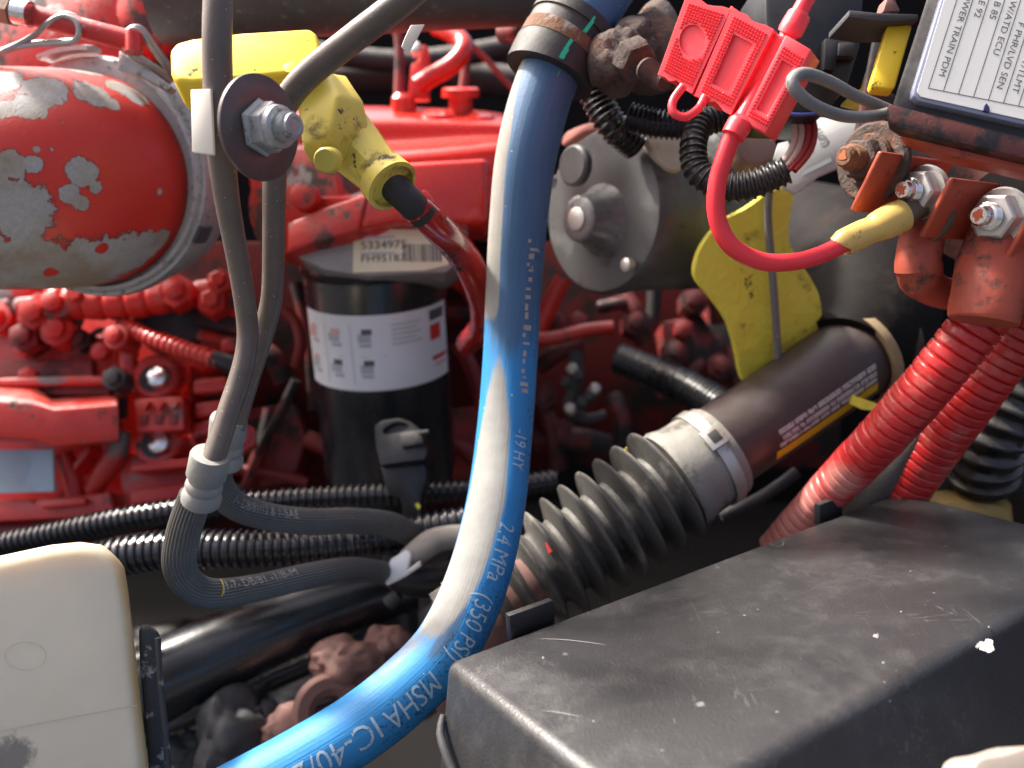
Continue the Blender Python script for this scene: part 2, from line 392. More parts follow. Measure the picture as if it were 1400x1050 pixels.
m_redwire2 = mat('dark red wire', (.30, .03, .03), .45, var=.2, bump=.05)
m_paleplate = mat('pale grey plate', (.66, .68, .67), .55, var=.12, vscale=20, bump=.1)
m_steelband = mat('stained stainless strap', (.50, .48, .44), .42, .7, var=.2, vscale=60, layers=[((.34, .22, .14), 45, .55, .7, .5, .6)], bump=.15)
m_creamcuff = mat('dust coated cuff rubber', (.20, .19, .17), .6, var=.35, vscale=30, dust=.7, dustcol=(.42, .40, .34), bump=.3, layers=[((.04, .035, .03), 26, .5, .62, .7, 0)])
m_castpink = mat('pinkish rusted casting', (.19, .095, .08), .7, .1, var=.3, vscale=30, bump=.5, bscale=200, layers=[((.075, .05, .045), 26, .5, .65, .8, 0)])
m_castgrey = mat('dull grey casting', (.055, .056, .06), .65, .2, var=.3, vscale=25, bump=.4)
m_blackpaint = mat('glossy black frame paint', (.014, .016, .020), .25, var=.3, vscale=25, bump=.2, bscale=160, spec=.7)
def bar_mat():
    b = NB('black crossmember with red overspray')
    c = b.mix(b.noise(60, 8, .75), c4((.018, .017, .017)), c4((.085, .08, .075)))
    c = b.mix(b.step(b.noise(130, 8, .75), .56, .68), c, c4((.15, .145, .135)))
    f = b.blob([(P(250+i*42, 44-i*1.5, .615), .026) for i in range(12)], jit=.6, nscale=150, lo=.0, hi=.7)
    c = b.mix(b.math('MULTIPLY', f, .9), c, c4((.42, .05, .04)))
    b.put(b.b.inputs['Base Color'], c); b.b.inputs['Roughness'].default_value = .5; b.bump(b.noise(350, 6, .7), .001, .5); return b.m
m_bar = bar_mat()
m_resv = None
RPL = plane(90, 900, .425, (.44, .26, -.85))
# reservoir: cream translucent plastic, amber light through the right edge painted in
def reservoir_mat():
    b = NB('aged cream reservoir plastic')
    c = b.mix(b.noise(9, 5, .6), c4((.54, .49, .36)), c4((.66, .62, .50)))
    vd = b.t.nodes.new('ShaderNodeVectorMath'); vd.operation = 'DOT_PRODUCT'; b.link(b.pos.outputs['Normal'], vd.inputs[0]); vd.inputs[1].default_value = RT
    f = b.step(b.math('ADD', vd.outputs['Value'], b.math('MULTIPLY', b.math('SUBTRACT', b.noise(30, 5), .5), .35)), .56, 1.0)
    c = b.mix(b.math('MULTIPLY', f, .75), c, c4((.50, .31, .08)))
    sm = b.step(b.noise(20, 7, .7), .58, .8); c = b.mix(b.math('MULTIPLY', sm, .4), c, c4((.42, .38, .29)))
    g = b.blob([(onp(14, 1040, RPL), .013)], jit=.9, nscale=160, lo=.1, hi=.5); c = b.mix(b.math('MULTIPLY', g, .8), c, c4((.13, .12, .105)))
    vn = b.vor(150); rnd = b.t.nodes.new('ShaderNodeSeparateColor'); b.link(vn.outputs['Color'], rnd.inputs[0])
    k = b.math('MULTIPLY', b.step(vn.outputs['Distance'], .12, .07), b.step(rnd.outputs[0], .95, .96)); c = b.mix(k, c, c4((.1, .08, .06)))
    b.put(b.b.inputs['Base Color'], c); b.put(b.b.inputs['Roughness'], b.mixf(sm, .34, .55))
    b.b.inputs['Subsurface Weight'].default_value = .55; b.b.inputs['Subsurface Radius'].default_value = (.02, .015, .008); b.b.inputs['Subsurface Scale'].default_value = 1
    b.bump(b.noise(14, 4), .003, .35); return b.m
m_resv = reservoir_mat()
def box_mat():
    b = NB('scuffed satin black cover plastic')
    c = b.mix(b.noise(12, 5), c4((.019, .0185, .0195)), c4((.033, .032, .033)))
    s1 = b.step(b.math('ADD', b.math('MULTIPLY', b.noise(10, 8, .72, dist=.5), .62), b.math('MULTIPLY', b.noise(55, 9, .75, dist=.3), .38)), .46, .66); c = b.mix(b.math('MULTIPLY', s1, .40), c, c4((.095, .093, .090)))
    for sx, sc_ in (((1, .05, .3), .62), ((.12, 1, .4), .64), ((.5, .06, 1), .66)):
        hs = b.math('MULTIPLY', b.step(b.noise(520, 2, .5, stretch=sx, dist=.2), sc_, sc_+.06), b.step(b.noise(17, 5, .6, stretch=(1, 1.7, 1)), .5, .66)); c = b.mix(b.math('MULTIPLY', hs, .16), c, c4((.26, .255, .245)))
    s3 = b.math('MULTIPLY', b.step(b.noise(240, 3, .6, stretch=(1, .08, 1)), .70, .78), b.step(b.noise(14, 4), .5, .62)); c = b.mix(b.math('MULTIPLY', s3, .7), c, c4((.30, .29, .28)))
    vn = b.vor(120); rnd = b.t.nodes.new('ShaderNodeSeparateColor'); b.link(vn.outputs['Color'], rnd.inputs[0])
    k = b.math('MULTIPLY', b.step(vn.outputs['Distance'], .10, .05), b.step(rnd.outputs[0], .88, .90)); c = b.mix(b.math('MULTIPLY', k, .4), c, c4((.4, .39, .37)))
    vn2 = b.vor(38); r2 = b.t.nodes.new('ShaderNodeSeparateColor'); b.link(vn2.outputs['Color'], r2.inputs[0])
    k2 = b.math('MULTIPLY', b.step(b.math('ADD', vn2.outputs['Distance'], b.math('MULTIPLY', b.noise(300, 3), .12)), .16, .11), b.step(r2.outputs[0], .92, .93)); c = b.mix(b.math('MULTIPLY', k2, .3), c, c4((.5, .48, .45)))
    b.put(b.b.inputs['Base Color'], c)
    b.put(b.b.inputs['Roughness'], b.mixf(s1, b.mixf(b.noise(25, 5), .33, .43), .54)); b.b.inputs['Specular IOR Level'].default_value = .6
    b.bump(b.math('ADD', b.noise(700, 3), b.math('MULTIPLY', b.noise(11, 3), 3)), .0007, .4); return b.m
m_box = box_mat()
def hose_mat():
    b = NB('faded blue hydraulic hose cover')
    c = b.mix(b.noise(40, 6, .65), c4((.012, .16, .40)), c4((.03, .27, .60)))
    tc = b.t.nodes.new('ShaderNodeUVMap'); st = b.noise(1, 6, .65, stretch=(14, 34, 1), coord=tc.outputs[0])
    gr = b.math('ADD', b.attr('grime_shade'), b.math('MULTIPLY', b.math('SUBTRACT', st, .5), .9)); gf = b.step(gr, .38, .75)  # upper run of the hose darkened as painted shade, with dirt streaks
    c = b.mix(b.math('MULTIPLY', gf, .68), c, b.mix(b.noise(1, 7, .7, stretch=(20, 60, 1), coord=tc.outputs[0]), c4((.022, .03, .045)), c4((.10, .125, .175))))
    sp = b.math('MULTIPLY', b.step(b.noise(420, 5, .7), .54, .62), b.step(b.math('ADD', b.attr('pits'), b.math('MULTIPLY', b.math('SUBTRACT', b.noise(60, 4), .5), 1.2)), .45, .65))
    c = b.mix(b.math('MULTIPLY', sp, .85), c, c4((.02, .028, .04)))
    du = b.math('ADD', b.attr('dust'), b.math('MULTIPLY', b.math('SUBTRACT', b.math('ADD', b.math('MULTIPLY', b.noise(70, 8, .72), .6), b.math('MULTIPLY', st, .4)), .5), 1.0)); df = b.step(du, .28, .74)  # this attribute also carries the painted sunlit edge and highlight
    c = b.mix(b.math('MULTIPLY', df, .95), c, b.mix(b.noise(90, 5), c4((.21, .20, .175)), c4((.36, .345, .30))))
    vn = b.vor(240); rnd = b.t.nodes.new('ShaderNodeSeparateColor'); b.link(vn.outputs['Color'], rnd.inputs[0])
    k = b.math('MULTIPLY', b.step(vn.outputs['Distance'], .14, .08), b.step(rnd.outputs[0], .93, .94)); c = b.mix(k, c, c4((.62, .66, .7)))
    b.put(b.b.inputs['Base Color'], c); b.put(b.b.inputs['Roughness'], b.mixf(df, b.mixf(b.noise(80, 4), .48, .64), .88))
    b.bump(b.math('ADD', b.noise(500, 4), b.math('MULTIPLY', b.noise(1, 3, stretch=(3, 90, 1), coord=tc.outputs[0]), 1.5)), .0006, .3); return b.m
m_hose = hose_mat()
def turbo_mat():
    b = NB('peeling red enamel on cast grey elbow')
    D = .545
    red = b.mix(b.noise(22, 5), c4((.46, .018, .012)), c4((.62, .035, .02)))
    grey = b.mix(b.noise(420, 8, .8), c4((.16, .16, .16)), c4((.54, .54, .54)))
    warm = b.mix(b.step(b.noise(26, 5), .4, .65), grey, b.mix(b.noise(220, 6, .7), c4((.16, .13, .10)), c4((.40, .34, .27))))
    pts = [((112, 235), 22), ((128, 255), 12), ((95, 265), 15), ((110, 278), 12), ((15, 225), 22), ((45, 225), 14), ((25, 290), 48), ((-15, 270), 45), ((40, 145), 26), ((10, 150), 18),
           ((70, 205), 6), ((50, 205), 6), ((125, 130), 30), ((150, 142), 16), ((60, 125), 34), ((0, 112), 34), ((180, 112), 40), ((110, 95), 34), ((218, 262), 6), ((260, 220), 5)]
    low = [((-40, 372), 80), ((40, 368), 76), ((120, 368), 72), ((165, 356), 56), ((195, 340), 38), ((215, 330), 26), ((90, 400), 70)]
    W = []
    for (x, y), r in pts+low:
        # depth of the elbow's near surface under that pixel
        W.append((onelbow(x, y), r*.52/F))
    raw = b.blob(W, jit=.8, nscale=120, hi=None); f = b.step(raw, .03, .07); rim = b.math('SUBTRACT', b.step(raw, -.06, -.01), f)  # rim: shadow at the flaked paint edge, put into the colour
    spot = b.blob([(onelbow(70, 370), .006), (onelbow(140, 340), .005)], jit=.6, nscale=120, lo=.1, hi=.25)
    f = b.math('MULTIPLY', f, b.math('SUBTRACT', 1, spot))
    fine = b.math('MULTIPLY', b.step(b.noise(150, 9, .75), .62, .65), b.step(b.noise(16, 4), .48, .6))
    f = b.math('MAXIMUM', f, fine)
    b.put(b.b.inputs['Base Color'], b.mix(b.math('MULTIPLY', rim, .7), b.mix(f, red, warm), c4((.20, .02, .016)))); b.put(b.b.inputs['Roughness'], b.mixf(f, b.mixf(b.noise(40, 4), .34, .5), .62)); b.put(b.b.inputs['Metallic'], b.mixf(f, 0, .05))
    b.bump(b.math('ADD', b.math('MULTIPLY', b.noise(600, 5, .7), b.mixf(f, .25, 1)), b.math('MULTIPLY', f, -1.6)), .0009, .9); return b.m
# ================================================================ setting
def sheet(name, c, ex, ey, m):
    return add(name, [c-ex-ey, c+ex-ey, c+ex+ey, c-ex+ey], [(0, 1, 2, 3)], m, kind='structure')
sheet('ground', V((0, 2, 0)), V((30, 0, 0)), V((0, 30, 0)), m_ground)
obox('engine_bay_shade_wall', V((.2, 1.75, .83)), RT, V((0, 1, 0)), V((0, 0, 1)), (1.9, .02, .62), m_wall, bevel=.01, kind='structure')
obox('engine_bay_shade_side_panel', V((1.02, .95, .80)), RT, V((0, 1, 0)), V((0, 0, 1)), (.02, .75, .50), m_wall, bevel=.01, kind='structure')
obox('engine_bay_shade_floor', V((.2, .70, .38)), RT, V((0, 1, 0)), V((0, 0, 1)), (1.7, 1.03, .02), m_wall, bevel=.01, kind='structure')

# ================================================================ blue hose
HP = Path([(850, -60, .56, 90), (800, 20, .55, 88), (752, 100, .545, 84), (722, 200, .545, 84), (709, 300, .55, 80), (702, 400, .555, 76), (697, 500, .555, 75), (689, 600, .545, 77),
           (676, 700, .525, 82), (650, 800, .505, 87), (610, 884, .49, 90), (554, 944, .475, 92), (490, 995, .463, 93), (410, 1044, .452, 95), (326, 1090, .442, 97), (230, 1140, .435, 98)])
YS = {y: HP.u_near(x, y) for x, y in ((752, 100), (722, 200), (709, 300), (702, 400), (697, 470), (697, 500), (689, 600), (676, 700), (650, 800), (610, 880), (554, 945), (490, 992))}
def ss(x, a, b):
    t = max(0, min(1, (x-a)/(b-a))); return t*t*(3-2*t)
def win(x, a, b, e): return ss(x, a-e, a+e)*(1-ss(x, b-e, b+e))
def lerp_u(u, tab):
    for (a, x), (b, y) in zip(tab, tab[1:]):
        if u <= b: return x + (y-x)*max(0, (u-a)/(b-a))
    return tab[-1][1]
def f_dust_glare(u, a):  # sunlit edge and highlight painted cream, mixed with scuffed dust
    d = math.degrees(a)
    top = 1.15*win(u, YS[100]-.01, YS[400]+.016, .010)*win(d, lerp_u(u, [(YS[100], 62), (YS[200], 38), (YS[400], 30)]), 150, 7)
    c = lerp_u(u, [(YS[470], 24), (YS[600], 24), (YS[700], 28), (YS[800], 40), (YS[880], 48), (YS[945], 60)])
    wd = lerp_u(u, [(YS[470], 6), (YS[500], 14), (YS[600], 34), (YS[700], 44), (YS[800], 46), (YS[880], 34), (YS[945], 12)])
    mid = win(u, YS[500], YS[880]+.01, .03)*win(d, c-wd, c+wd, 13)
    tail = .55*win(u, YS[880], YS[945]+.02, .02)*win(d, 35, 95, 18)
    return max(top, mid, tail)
def f_grime_shade(u, a):  # painted shade on the upper hose, plus a dirt smear by the print
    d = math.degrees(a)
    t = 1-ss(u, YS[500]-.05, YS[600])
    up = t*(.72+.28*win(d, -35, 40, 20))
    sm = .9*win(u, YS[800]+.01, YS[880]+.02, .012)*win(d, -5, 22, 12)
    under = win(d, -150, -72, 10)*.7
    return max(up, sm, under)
def f_pits(u, a):
    d = math.degrees(a)
    return max(.9*win(u, YS[800], YS[945]+.03, .02)*win(d, -70, 5, 20), .55*win(d, -90, -40, 15))
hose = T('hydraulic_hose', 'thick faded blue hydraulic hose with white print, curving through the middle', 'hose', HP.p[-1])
tube('hose_wall', None, m_hose, hose, path=HP, segs=72, step=.002, attrf={'dust': f_dust_glare, 'grime_shade': f_grime_shade, 'pits': f_pits})  # first two attributes hold painted sun and shade as well as dirt
def hprint(s, px, py, adeg, h, sx=1):
    text_tube('printed_text', s, HP, HP.u_near(px, py), math.radians(adeg), h, m_print, hose, sx=sx)
hprint('2.4 MPa', 679, 722, -14, .0105, .72)
hprint('(350 PSI)', 646, 812, -8, .0115, .68)
hprint('MSHA', 580, 917, -4, .0128, .68)
hprint('IC-40/2', 508, 981, 2, .0128, .85)
hprint('-19 HY', 696, 590, -22, .0085, .8)
rr = random.Random(8); u = YS[300]+.012
while u < YS[600]-.03:           # print rubbed past reading: only smudged remnants of strokes are left
    L = rr.uniform(.0015, .0045); a = math.radians(-26+rr.uniform(-4, 4)); w_ = rr.uniform(.08, .36)
    add('rubbed_print', [HP.surf(u, a, .0003), HP.surf(u+L, a, .0003), HP.surf(u+L, a-w_/2, .0003), HP.surf(u+L, a-w_, .0003), HP.surf(u, a-w_, .0003), HP.surf(u, a-w_/2, .0003)], [(0, 1, 2, 5), (5, 2, 3, 4)], m_printw, hose)
    u += L+rr.uniform(.001, .004)

# ---- cushioned clamp round the hose
ck = T('cushion_clamp', 'black rubber cushion clamp with rusty band and green paint mark on blue hose', 'hose clamp', HP.at(HP.u_near(770, 60))[0])
u0 = HP.u_near(783, 42); u1 = HP.u_near(756, 98)
def ringseg(name, ua, ub, lift0, lift1, m, parent, segs=56, a0=-180, a1=180, **kw):
    vs = []; fs = []; full = (a1-a0) >= 360
    k = 6; n = segs if full else segs+1
    for i in range(k+1):
        u = ua+(ub-ua)*i/k
        for j in range(n):
            a = math.radians(a0+(a1-a0)*j/segs); vs.append(HP.surf(u, a, lift1)); vs.append(HP.surf(u, a, lift0))
    row = 2*n
    for i in range(k):
        for j in range(n if full else n-1):
            q = (j+1) % n
            a, b = i*row+2*j, i*row+2*q; c, d = a+row, b+row
            fs += [(a, b, d, c), (a+1, c+1, d+1, b+1)]
            if i == 0: fs.append((a, a+1, b+1, b))
            if i == k-1: fs.append((c, d, d+1, c+1))
    if not full:
        for j in (0, n-1):
            for i in range(k):
                a = i*row+2*j; fs.append((a, a+row, a+row+1, a+1))
    return add(name, vs, fs, m, parent, **kw)
ringseg('cushion', u0, u1, -.001, .0085, m_rubber, ck)
cu = ringseg('upper_lip', u0-.003, u0+.004, .0005, .0098, m_rubber, ck)
ringseg('lower_lip', u1-.011, u1+.002, .0005, .0092, m_rubber, ck)
ringseg('steel_band', u0+(u1-u0)*.36, u0+(u1-u0)*.60, .006, .0088, m_rusty, ck)
for (fa, fb, a0, a1) in ((.10, .36, -13, -9), (.02, .16, -11.5, -9), (.62, .82, -6, -2), (.80, 1.02, -8, -2), (1.1, 1.22, -16, -14)):
    ringseg('paint_mark', u0+(u1-u0)*fa, u0+(u1-u0)*fb, .0070 if fa < 1 else .0001, .0101 if fa < 1 else .0004, m_green, ck, segs=6, a0=a0, a1=a1)
# its ears, nut and bolt
rock('clamp_ear', 842, 84, .53, 84, 100, 17, m_rustdark, ck); rock('clamp_ear', 866, 66, .545, 80, 84, 22, m_rustdark, ck)
ax = cdir(.45, -.62, -.64)
lathe('nut', P(868, 82, .512), ax, [(-.006, .0125), (.002, .0125), (.005, .011)], m_rustdark, ck, segs=6)
prof = [(.008, .0062)]
for i in range(9): prof += [(.010+i*.0018, .0068), (.0109+i*.0018, .0058)]
lathe('bolt_shank', P(872, 86, .508), ax, prof+[(.028, .005)], m_rustdark, ck, segs=20)
# rusty bracket behind
hb = T('hose_bracket', 'crusty brown rusted bracket behind the red fuse holder', 'bracket', P(900, 70, .56))
loft('plate', [[(835, 45, .58), (860, 100, .58), (900, 135, .58)], [(870, 20, .56), (900, 70, .55), (930, 125, .56)], [(915, -30, .57), (950, 40, .57), (960, 110, .58)], [(900, -30, .64), (930, 60, .64), (930, 130, .64)]], m_rustdark, hb, closed=True)
lathe('boss', P(888, 62, .55), cdir(-.2, .1, -1), [(-.02, .024), (.004, .020), (.008, .013)], m_rustdark, hb, segs=20)

# ================================================================ red fuse holder
FPL = plane(1000, 90, .44, (-.50, -.05, -.86))
fh = T('inline_fuse_holder', 'bright red plastic inline fuse holder with knurled lid panels and strap loop', 'fuse holder', onp(1000, 157, FPL))
def bl(a, b, t): return (a[0]+(b[0]-a[0])*t, a[1]+(b[1]-a[1])*t)
def quadpt(q, u, v): return bl(bl(q[0], q[1], u), bl(q[3], q[2], u), v)
LB = [(938, -6), (999, 12), (946, 128), (899, 102)]
MB = [(1001, 9), (1058, 40), (999, 157), (949, 131)]
RB = [(1074, 47), (1109, 68), (1046, 183), (1014, 165)]
def sub(q, u0, v0, u1, v1): return [quadpt(q, u0, v0), quadpt(q, u1, v0), quadpt(q, u1, v1), quadpt(q, u0, v1)]
cq = quadpt(LB, .50, .47)
circ = [(cq[0]+18.5*math.cos(t)*.98, cq[1]+22*math.sin(t)) for t in [2*math.pi*i/28 for i in range(28)]]
def scal(q, notch):      # outline with scalloped ends
    o = []
    top = [(0, 0), (.2, .01), (.35, .0), (.5, .03), (.65, .02), (.8, .0), (1, 0)] if notch else [(0, 0), (1, 0)]
    o += [quadpt(q, a, b) for a, b in top]
    o += [quadpt(q, a, 1-b*1.6) for a, b in reversed(top)]
    return o
lid = prism('lid', scal(LB, 1), FPL, .016, m_redpl, fh, hole=circ, hdepth=.0012)
body = prism('body', scal(MB, 1), FPL, .020, m_redpl, fh, hole=sub(MB, .26, .24, .74, .80), hdepth=.0018)
FPR = (FPL[0]+FPL[1]*.0012, FPL[1])
rb = prism('rear_shell', RB, FPR, .021, m_redpl, fh, hole=sub(RB, .30, .25, .74, .82), hdepth=.0018, bevel=.0006)
prism('spine_web', [(1056, 44), (1078, 52), (1020, 166), (998, 155)], (FPL[0]-FPL[1]*.004, FPL[1]), .014, m_redpl, fh, bevel=.001)
tube('wire_spine', [(1092, 22, .44, 33), (1080, 44, .44, 34), (1076, 52, .441, 24), (1043, 110, .441, 23), (1015, 162, .441, 24), (1012, 168, .44, 34), (1002, 186, .44, 33)], m_redpl, fh, segs=24, step=.0012)
tube('strap_loop', [(934, 118, .447, 12), (920, 138, .446, 12), (921, 154, .445, 12), (937, 160, .445, 12), (955, 148, .446, 12), (964, 132, .447, 12)], m_redpl, fh, segs=14, step=.002)
def dots(name, q, pl, nu, nv, keep, parent):
    vs = []; fs = []
    for i in range(nu):
        for j in range(nv):
            u = .10+.82*(i+.5)/nu; v = .07+.86*(j+.5)/nv
            if not keep(u, v): continue
            du, dv = .82/nu*.46, .86/nv*.46
            b = len(vs)
            for a, c in ((-1, -1), (1, -1), (1, 1), (-1, 1)):
                x, y = quadpt(q, u+a*du, v+c*dv); vs.append(onp(x, y, pl)-pl[1]*.0001)
            x, y = quadpt(q, u, v); vs.append(onp(x, y, pl)+pl[1]*.0012)
            fs += [(b, b+1, b+4), (b+1, b+2, b+4), (b+2, b+3, b+4), (b+3, b, b+4)]
    return add(name, vs, fs, m_redpl, parent, smooth=5, kind='stuff')
def incirc(u, v):
    x, y = quadpt(LB, u, v); return ((x-cq[0])/21.5)**2+((y-cq[1])/25)**2 > 1
dots('knurl', LB, FPL, 12, 24, incirc, lid)
dots('knurl', MB, FPL, 12, 24, lambda u, v: not (.22 < u < .78 and .21 < v < .83), body)
dots('knurl', RB, FPR, 8, 22, lambda u, v: (.14 < u < .90 and .1 < v < .92) and not (.24 < u < .80 and .22 < v < .85), rb)
prism('lid_hinge', [(999, 8), (1002, 9), (950, 130), (946, 128)], (FPL[0]-FPL[1]*.003, FPL[1]), .012, m_redpl, fh)
# wires
tube('red_wire', [(1086, 30, .44, 24), (1100, 4, .44, 23), (1118, -30, .44, 23)], m_redwire, segs=18, label='red wire leaving the top of the red fuse holder', cat='wire')
RW = Path([(1006, 176, .442, 25), (992, 210, .444, 25), (980, 255, .447, 25), (981, 300, .45, 25), (1000, 336, .452, 25), (1040, 357, .455, 25), (1085, 358, .458, 24), (1125, 347, .46, 24), (1162, 329, .462, 24)])
tube('red_wire', None, m_redwire, path=RW, segs=24, step=.002, label='looping red wire from fuse holder to yellow crimp terminal', cat='wire')
lug = T('ring_terminal', 'grimy yellow crimp ring terminal on the end of the looping red wire', 'terminal', P(1190, 315, .464))
tube('crimp_sleeve', [(1150, 334, .462, 33), (1153, 332, .462, 37), (1176, 321, .463, 38), (1192, 314, .463, 37), (1198, 311, .463, 41), (1218, 301, .464, 46), (1234, 294, .465, 44)], m_amber, lug, segs=24, step=.0012, smooth=50)
tube('barrel', [(1228, 296, .466, 34), (1246, 288, .468, 32), (1258, 284, .47, 30)], m_ferrule, lug, segs=16, step=.002)
# ---- grey loop cable
tube('looped_cable', [(1222, 152, .458, 15), (1190, 159, .440, 16), (1150, 158, .425, 17), (1110, 142, .412, 17), (1087, 122, .408, 18), (1084, 108, .409, 18), (1100, 101, .414, 18), (1132, 111, .425, 17), (1170, 131, .440, 16), (1215, 150, .462, 15)],
     m_greycable, segs=18, step=.002, label='dusty grey cable loop poking out beside the red fuse holder', cat='cable')

# ================================================================ terminal block on the right
A = cdir(-.84, -.05, -.54)                    # stud axis
jb = T('junction_block', 'brick red stud terminal block with three fins under the labelled box', 'terminal block', P(1300, 300, .53))
rowv = (P(1355, 297, .47) - P(1165, 225, .49)).normalized()
rowv = (rowv - A*rowv.dot(A)).normalized()
dn = A.cross(rowv).normalized()
if dn.dot(UP) > 0: dn = -dn
base_c = P(1268, 262, .482) - A*.052
obox('base', base_c + rowv*.02 + dn*.004 - A*.012, rowv, dn, A, (.085, .034, .012), m_brickdark, jb, bevel=.003)
obox('back_wall', base_c + rowv*.025 - dn*.040 - A*.004, rowv, dn, A, (.08, .010, .016), m_brick, jb, bevel=.002)
for (x, y, d, h, ln) in ((1183, 248, .462, .0165, .032), (1279, 284, .458, .0165, .032), (1385, 334, .450, .017, .032)):
    c = P(x, y, d) - A*ln
    obox('fin', c, rowv, dn, A, (.0016, h, ln), m_brick, jb, bevel=.0013, bseg=3)
def stud(x, y, d, mm, mn, label, dab=True, nutr=.0125, rad=.0068, L=.019, washer=True):
    t = T('terminal_stud', label, 'stud', P(x, y, d), 'studs on the terminal block')
    o = P(x, y, d)
    lathe('nut', o, A, [(-.003, nutr), (.0, nutr), (.0055, nutr*.98), (.0068, nutr*.86)], mn, t, segs=6, phase=.35, bevel=.0004)
    if washer: lathe('flange', o, A, [(-.005, nutr*1.18), (-.0028, nutr*1.22), (-.0008, nutr*1.14)], mn, t)
    pr = [(-.005, rad)]
    n = int((L-.010)/.0015)
    for i in range(n): pr += [(.006+i*.0015, rad), (.0066+i*.0015, rad*.86), (.0072+i*.0015, rad*.86)]
    pr += [(L-.005, rad*.98), (L-.0045, rad*.80), (L-.0015, rad*.78), (L, rad*.62)]
    th = lathe('threaded_rod', o, A, pr, mm, t, segs=28, smooth=25)
    if dab:
        e1 = rowv; e2 = dn; vs = []
        rr = random.Random(int(x))
        for k in range(12):
            a = 2*math.pi*k/12; r = rad*.40*(1+.45*rr.uniform(-1, 1)); vs.append(o+A*(L+.0003)+(e1*math.cos(a)*r*.8+e2*math.sin(a)*r))
        add('paint_dab', vs, [tuple(range(12))], m_dab, t)
    return t
stud(1182, 218, .476, m_rusty, m_rustdark, 'rusty brown stud, leftmost on the terminal block', nutr=.0115, rad=.0072, L=.018)
stud(1258, 262, .470, m_bright, m_nut, 'bright threaded stud with pale nut above the yellow crimp terminal', nutr=.0118, rad=.0066, L=.016)
stud(1364, 297, .462, m_bright, m_nut, 'bright threaded stud with pale nut nearest the right edge', nutr=.0130, rad=.0070, L=.018)
# rusty washer plate behind first stud
lathe('rusty_washer', P(1192, 222, .480), A, [(-.004, .021), (0, .022), (.0016, .020)], m_rustdark, label='corroded crusty washer under the leftmost rusty stud', cat='washer')
# cable boots
cb = T('cable_boot', 'orange red rubber cable boot below the middle stud', 'cable boot', P(1265, 395, .5), 'boots on the battery cables')
tube('sleeve', [(1268, 275, .492, 56), (1262, 315, .488, 58), (1256, 350, .486, 60), (1256, 372, .487, 62), (1256, 378, .488, 56), (1266, 388, .494, 50), (1295, 402, .505, 44), (1340, 405, .52, 44)], m_brickdirty, cb, segs=28, step=.002, lump=.07)
lathe('lug_tongue', P(1262, 290, .478), A, [(-.003, .017), (0, .017)], m_ferrule, cb)
cb = T('cable_boot', 'large scuffed orange red cable boot below the rightmost stud', 'cable boot', P(1345, 440, .47), 'boots on the battery cables')
tube('sleeve', [(1392, 255, .492, 80), (1378, 300, .482, 86), (1364, 340, .474, 90), (1354, 380, .468, 92), (1348, 415, .466, 92), (1346, 434, .466, 90), (1345, 440, .466, 86)], m_brickdirty, cb, segs=36, step=.002, lump=.05)
lathe('lug_tongue', P(1372, 285, .470), A, [(-.004, .022), (-.001, .022)], m_rubber, cb)

# ---- labelled power module box
LPL = plane(1330, 70, .43, (-.06, .10, -.99))
pb = T('power_module_box', 'black power distribution box with white fuse chart label in top right corner', 'electrical box', P(1330, 170, .45))
prism('case', [(1286, -60), (1222, 138), (1220, 160), (1230, 170), (1440, 220), (1470, -60)], (LPL[0]-LPL[1]*.006, LPL[1]), .018, m_blackdust, pb, bevel=.002, taper=.82)
prism('lower_lip', [(1213, 140), (1216, 166), (1232, 176), (1440, 226), (1440, 196)], (LPL[0]-LPL[1]*.002, LPL[1]), .010, m_brickdark, pb, bevel=.0015, taper=.9)
prism('case_rim', [(1233, 172), (1242, 186), (1300, 212), (1440, 244), (1440, 212), (1300, 184)], (LPL[0]-LPL[1]*.010, LPL[1]), .012, m_brick, pb, bevel=.001, taper=.9)
LABP = [(1303, -40), (1256, 118), (1254, 126), (1259, 132), (1430, 170), (1460, -40)]
prism('clear_frame', [(1299, -40), (1250, 120), (1249, 130), (1256, 138), (1430, 177), (1470, -40)], (LPL[0]-LPL[1]*.0006, LPL[1]), .006, mat('smoky clear plastic edge', (.20, .22, .30), .2, var=.1, bump=0, coat=.5), pb, bevel=.0008)
lb = prism('chart_label', LABP, LPL, .0004, m_whitel, pb)
rd = (-44, 130)
def col(x): return [(1270+x, 121+x*.20), (1313+x*1.02, -20)]
for k in range(7):
    x0 = k*20.5
    strip('ruled_line', (1269+x0, 121+x0*.20), (1269+x0+49, 121+x0*.20-152), LPL, 1.2, m_ink, lb)
strip('ruled_line', (1269, 121), (1440, 155), LPL, 1.3, m_ink, lb)
for s, e in (('POWER TRAIN PDM', (1283, 103)), ('E 92', (1331, 23)), ('B 85', (1352, 25)), ('W/ATD ECU', (1357, 74)), ('F PHR/LVD SEN', (1362, 120)), ('T/TLMT', (1383, 126)), ('ALT SEN', (1404, 128))):
    text_plane('printed_text', s, LPL, e, rd, .0032, m_ink, lb, right=True, sx=1.2)
prism('notch', [(1346, 145), (1349, 141), (1353, 147), (1353, 153), (1345, 151)], (LPL[0]+LPL[1]*.001, LPL[1]), .003, mat('dark violet plastic', (.03, .03, .09), .3, bump=0), pb)
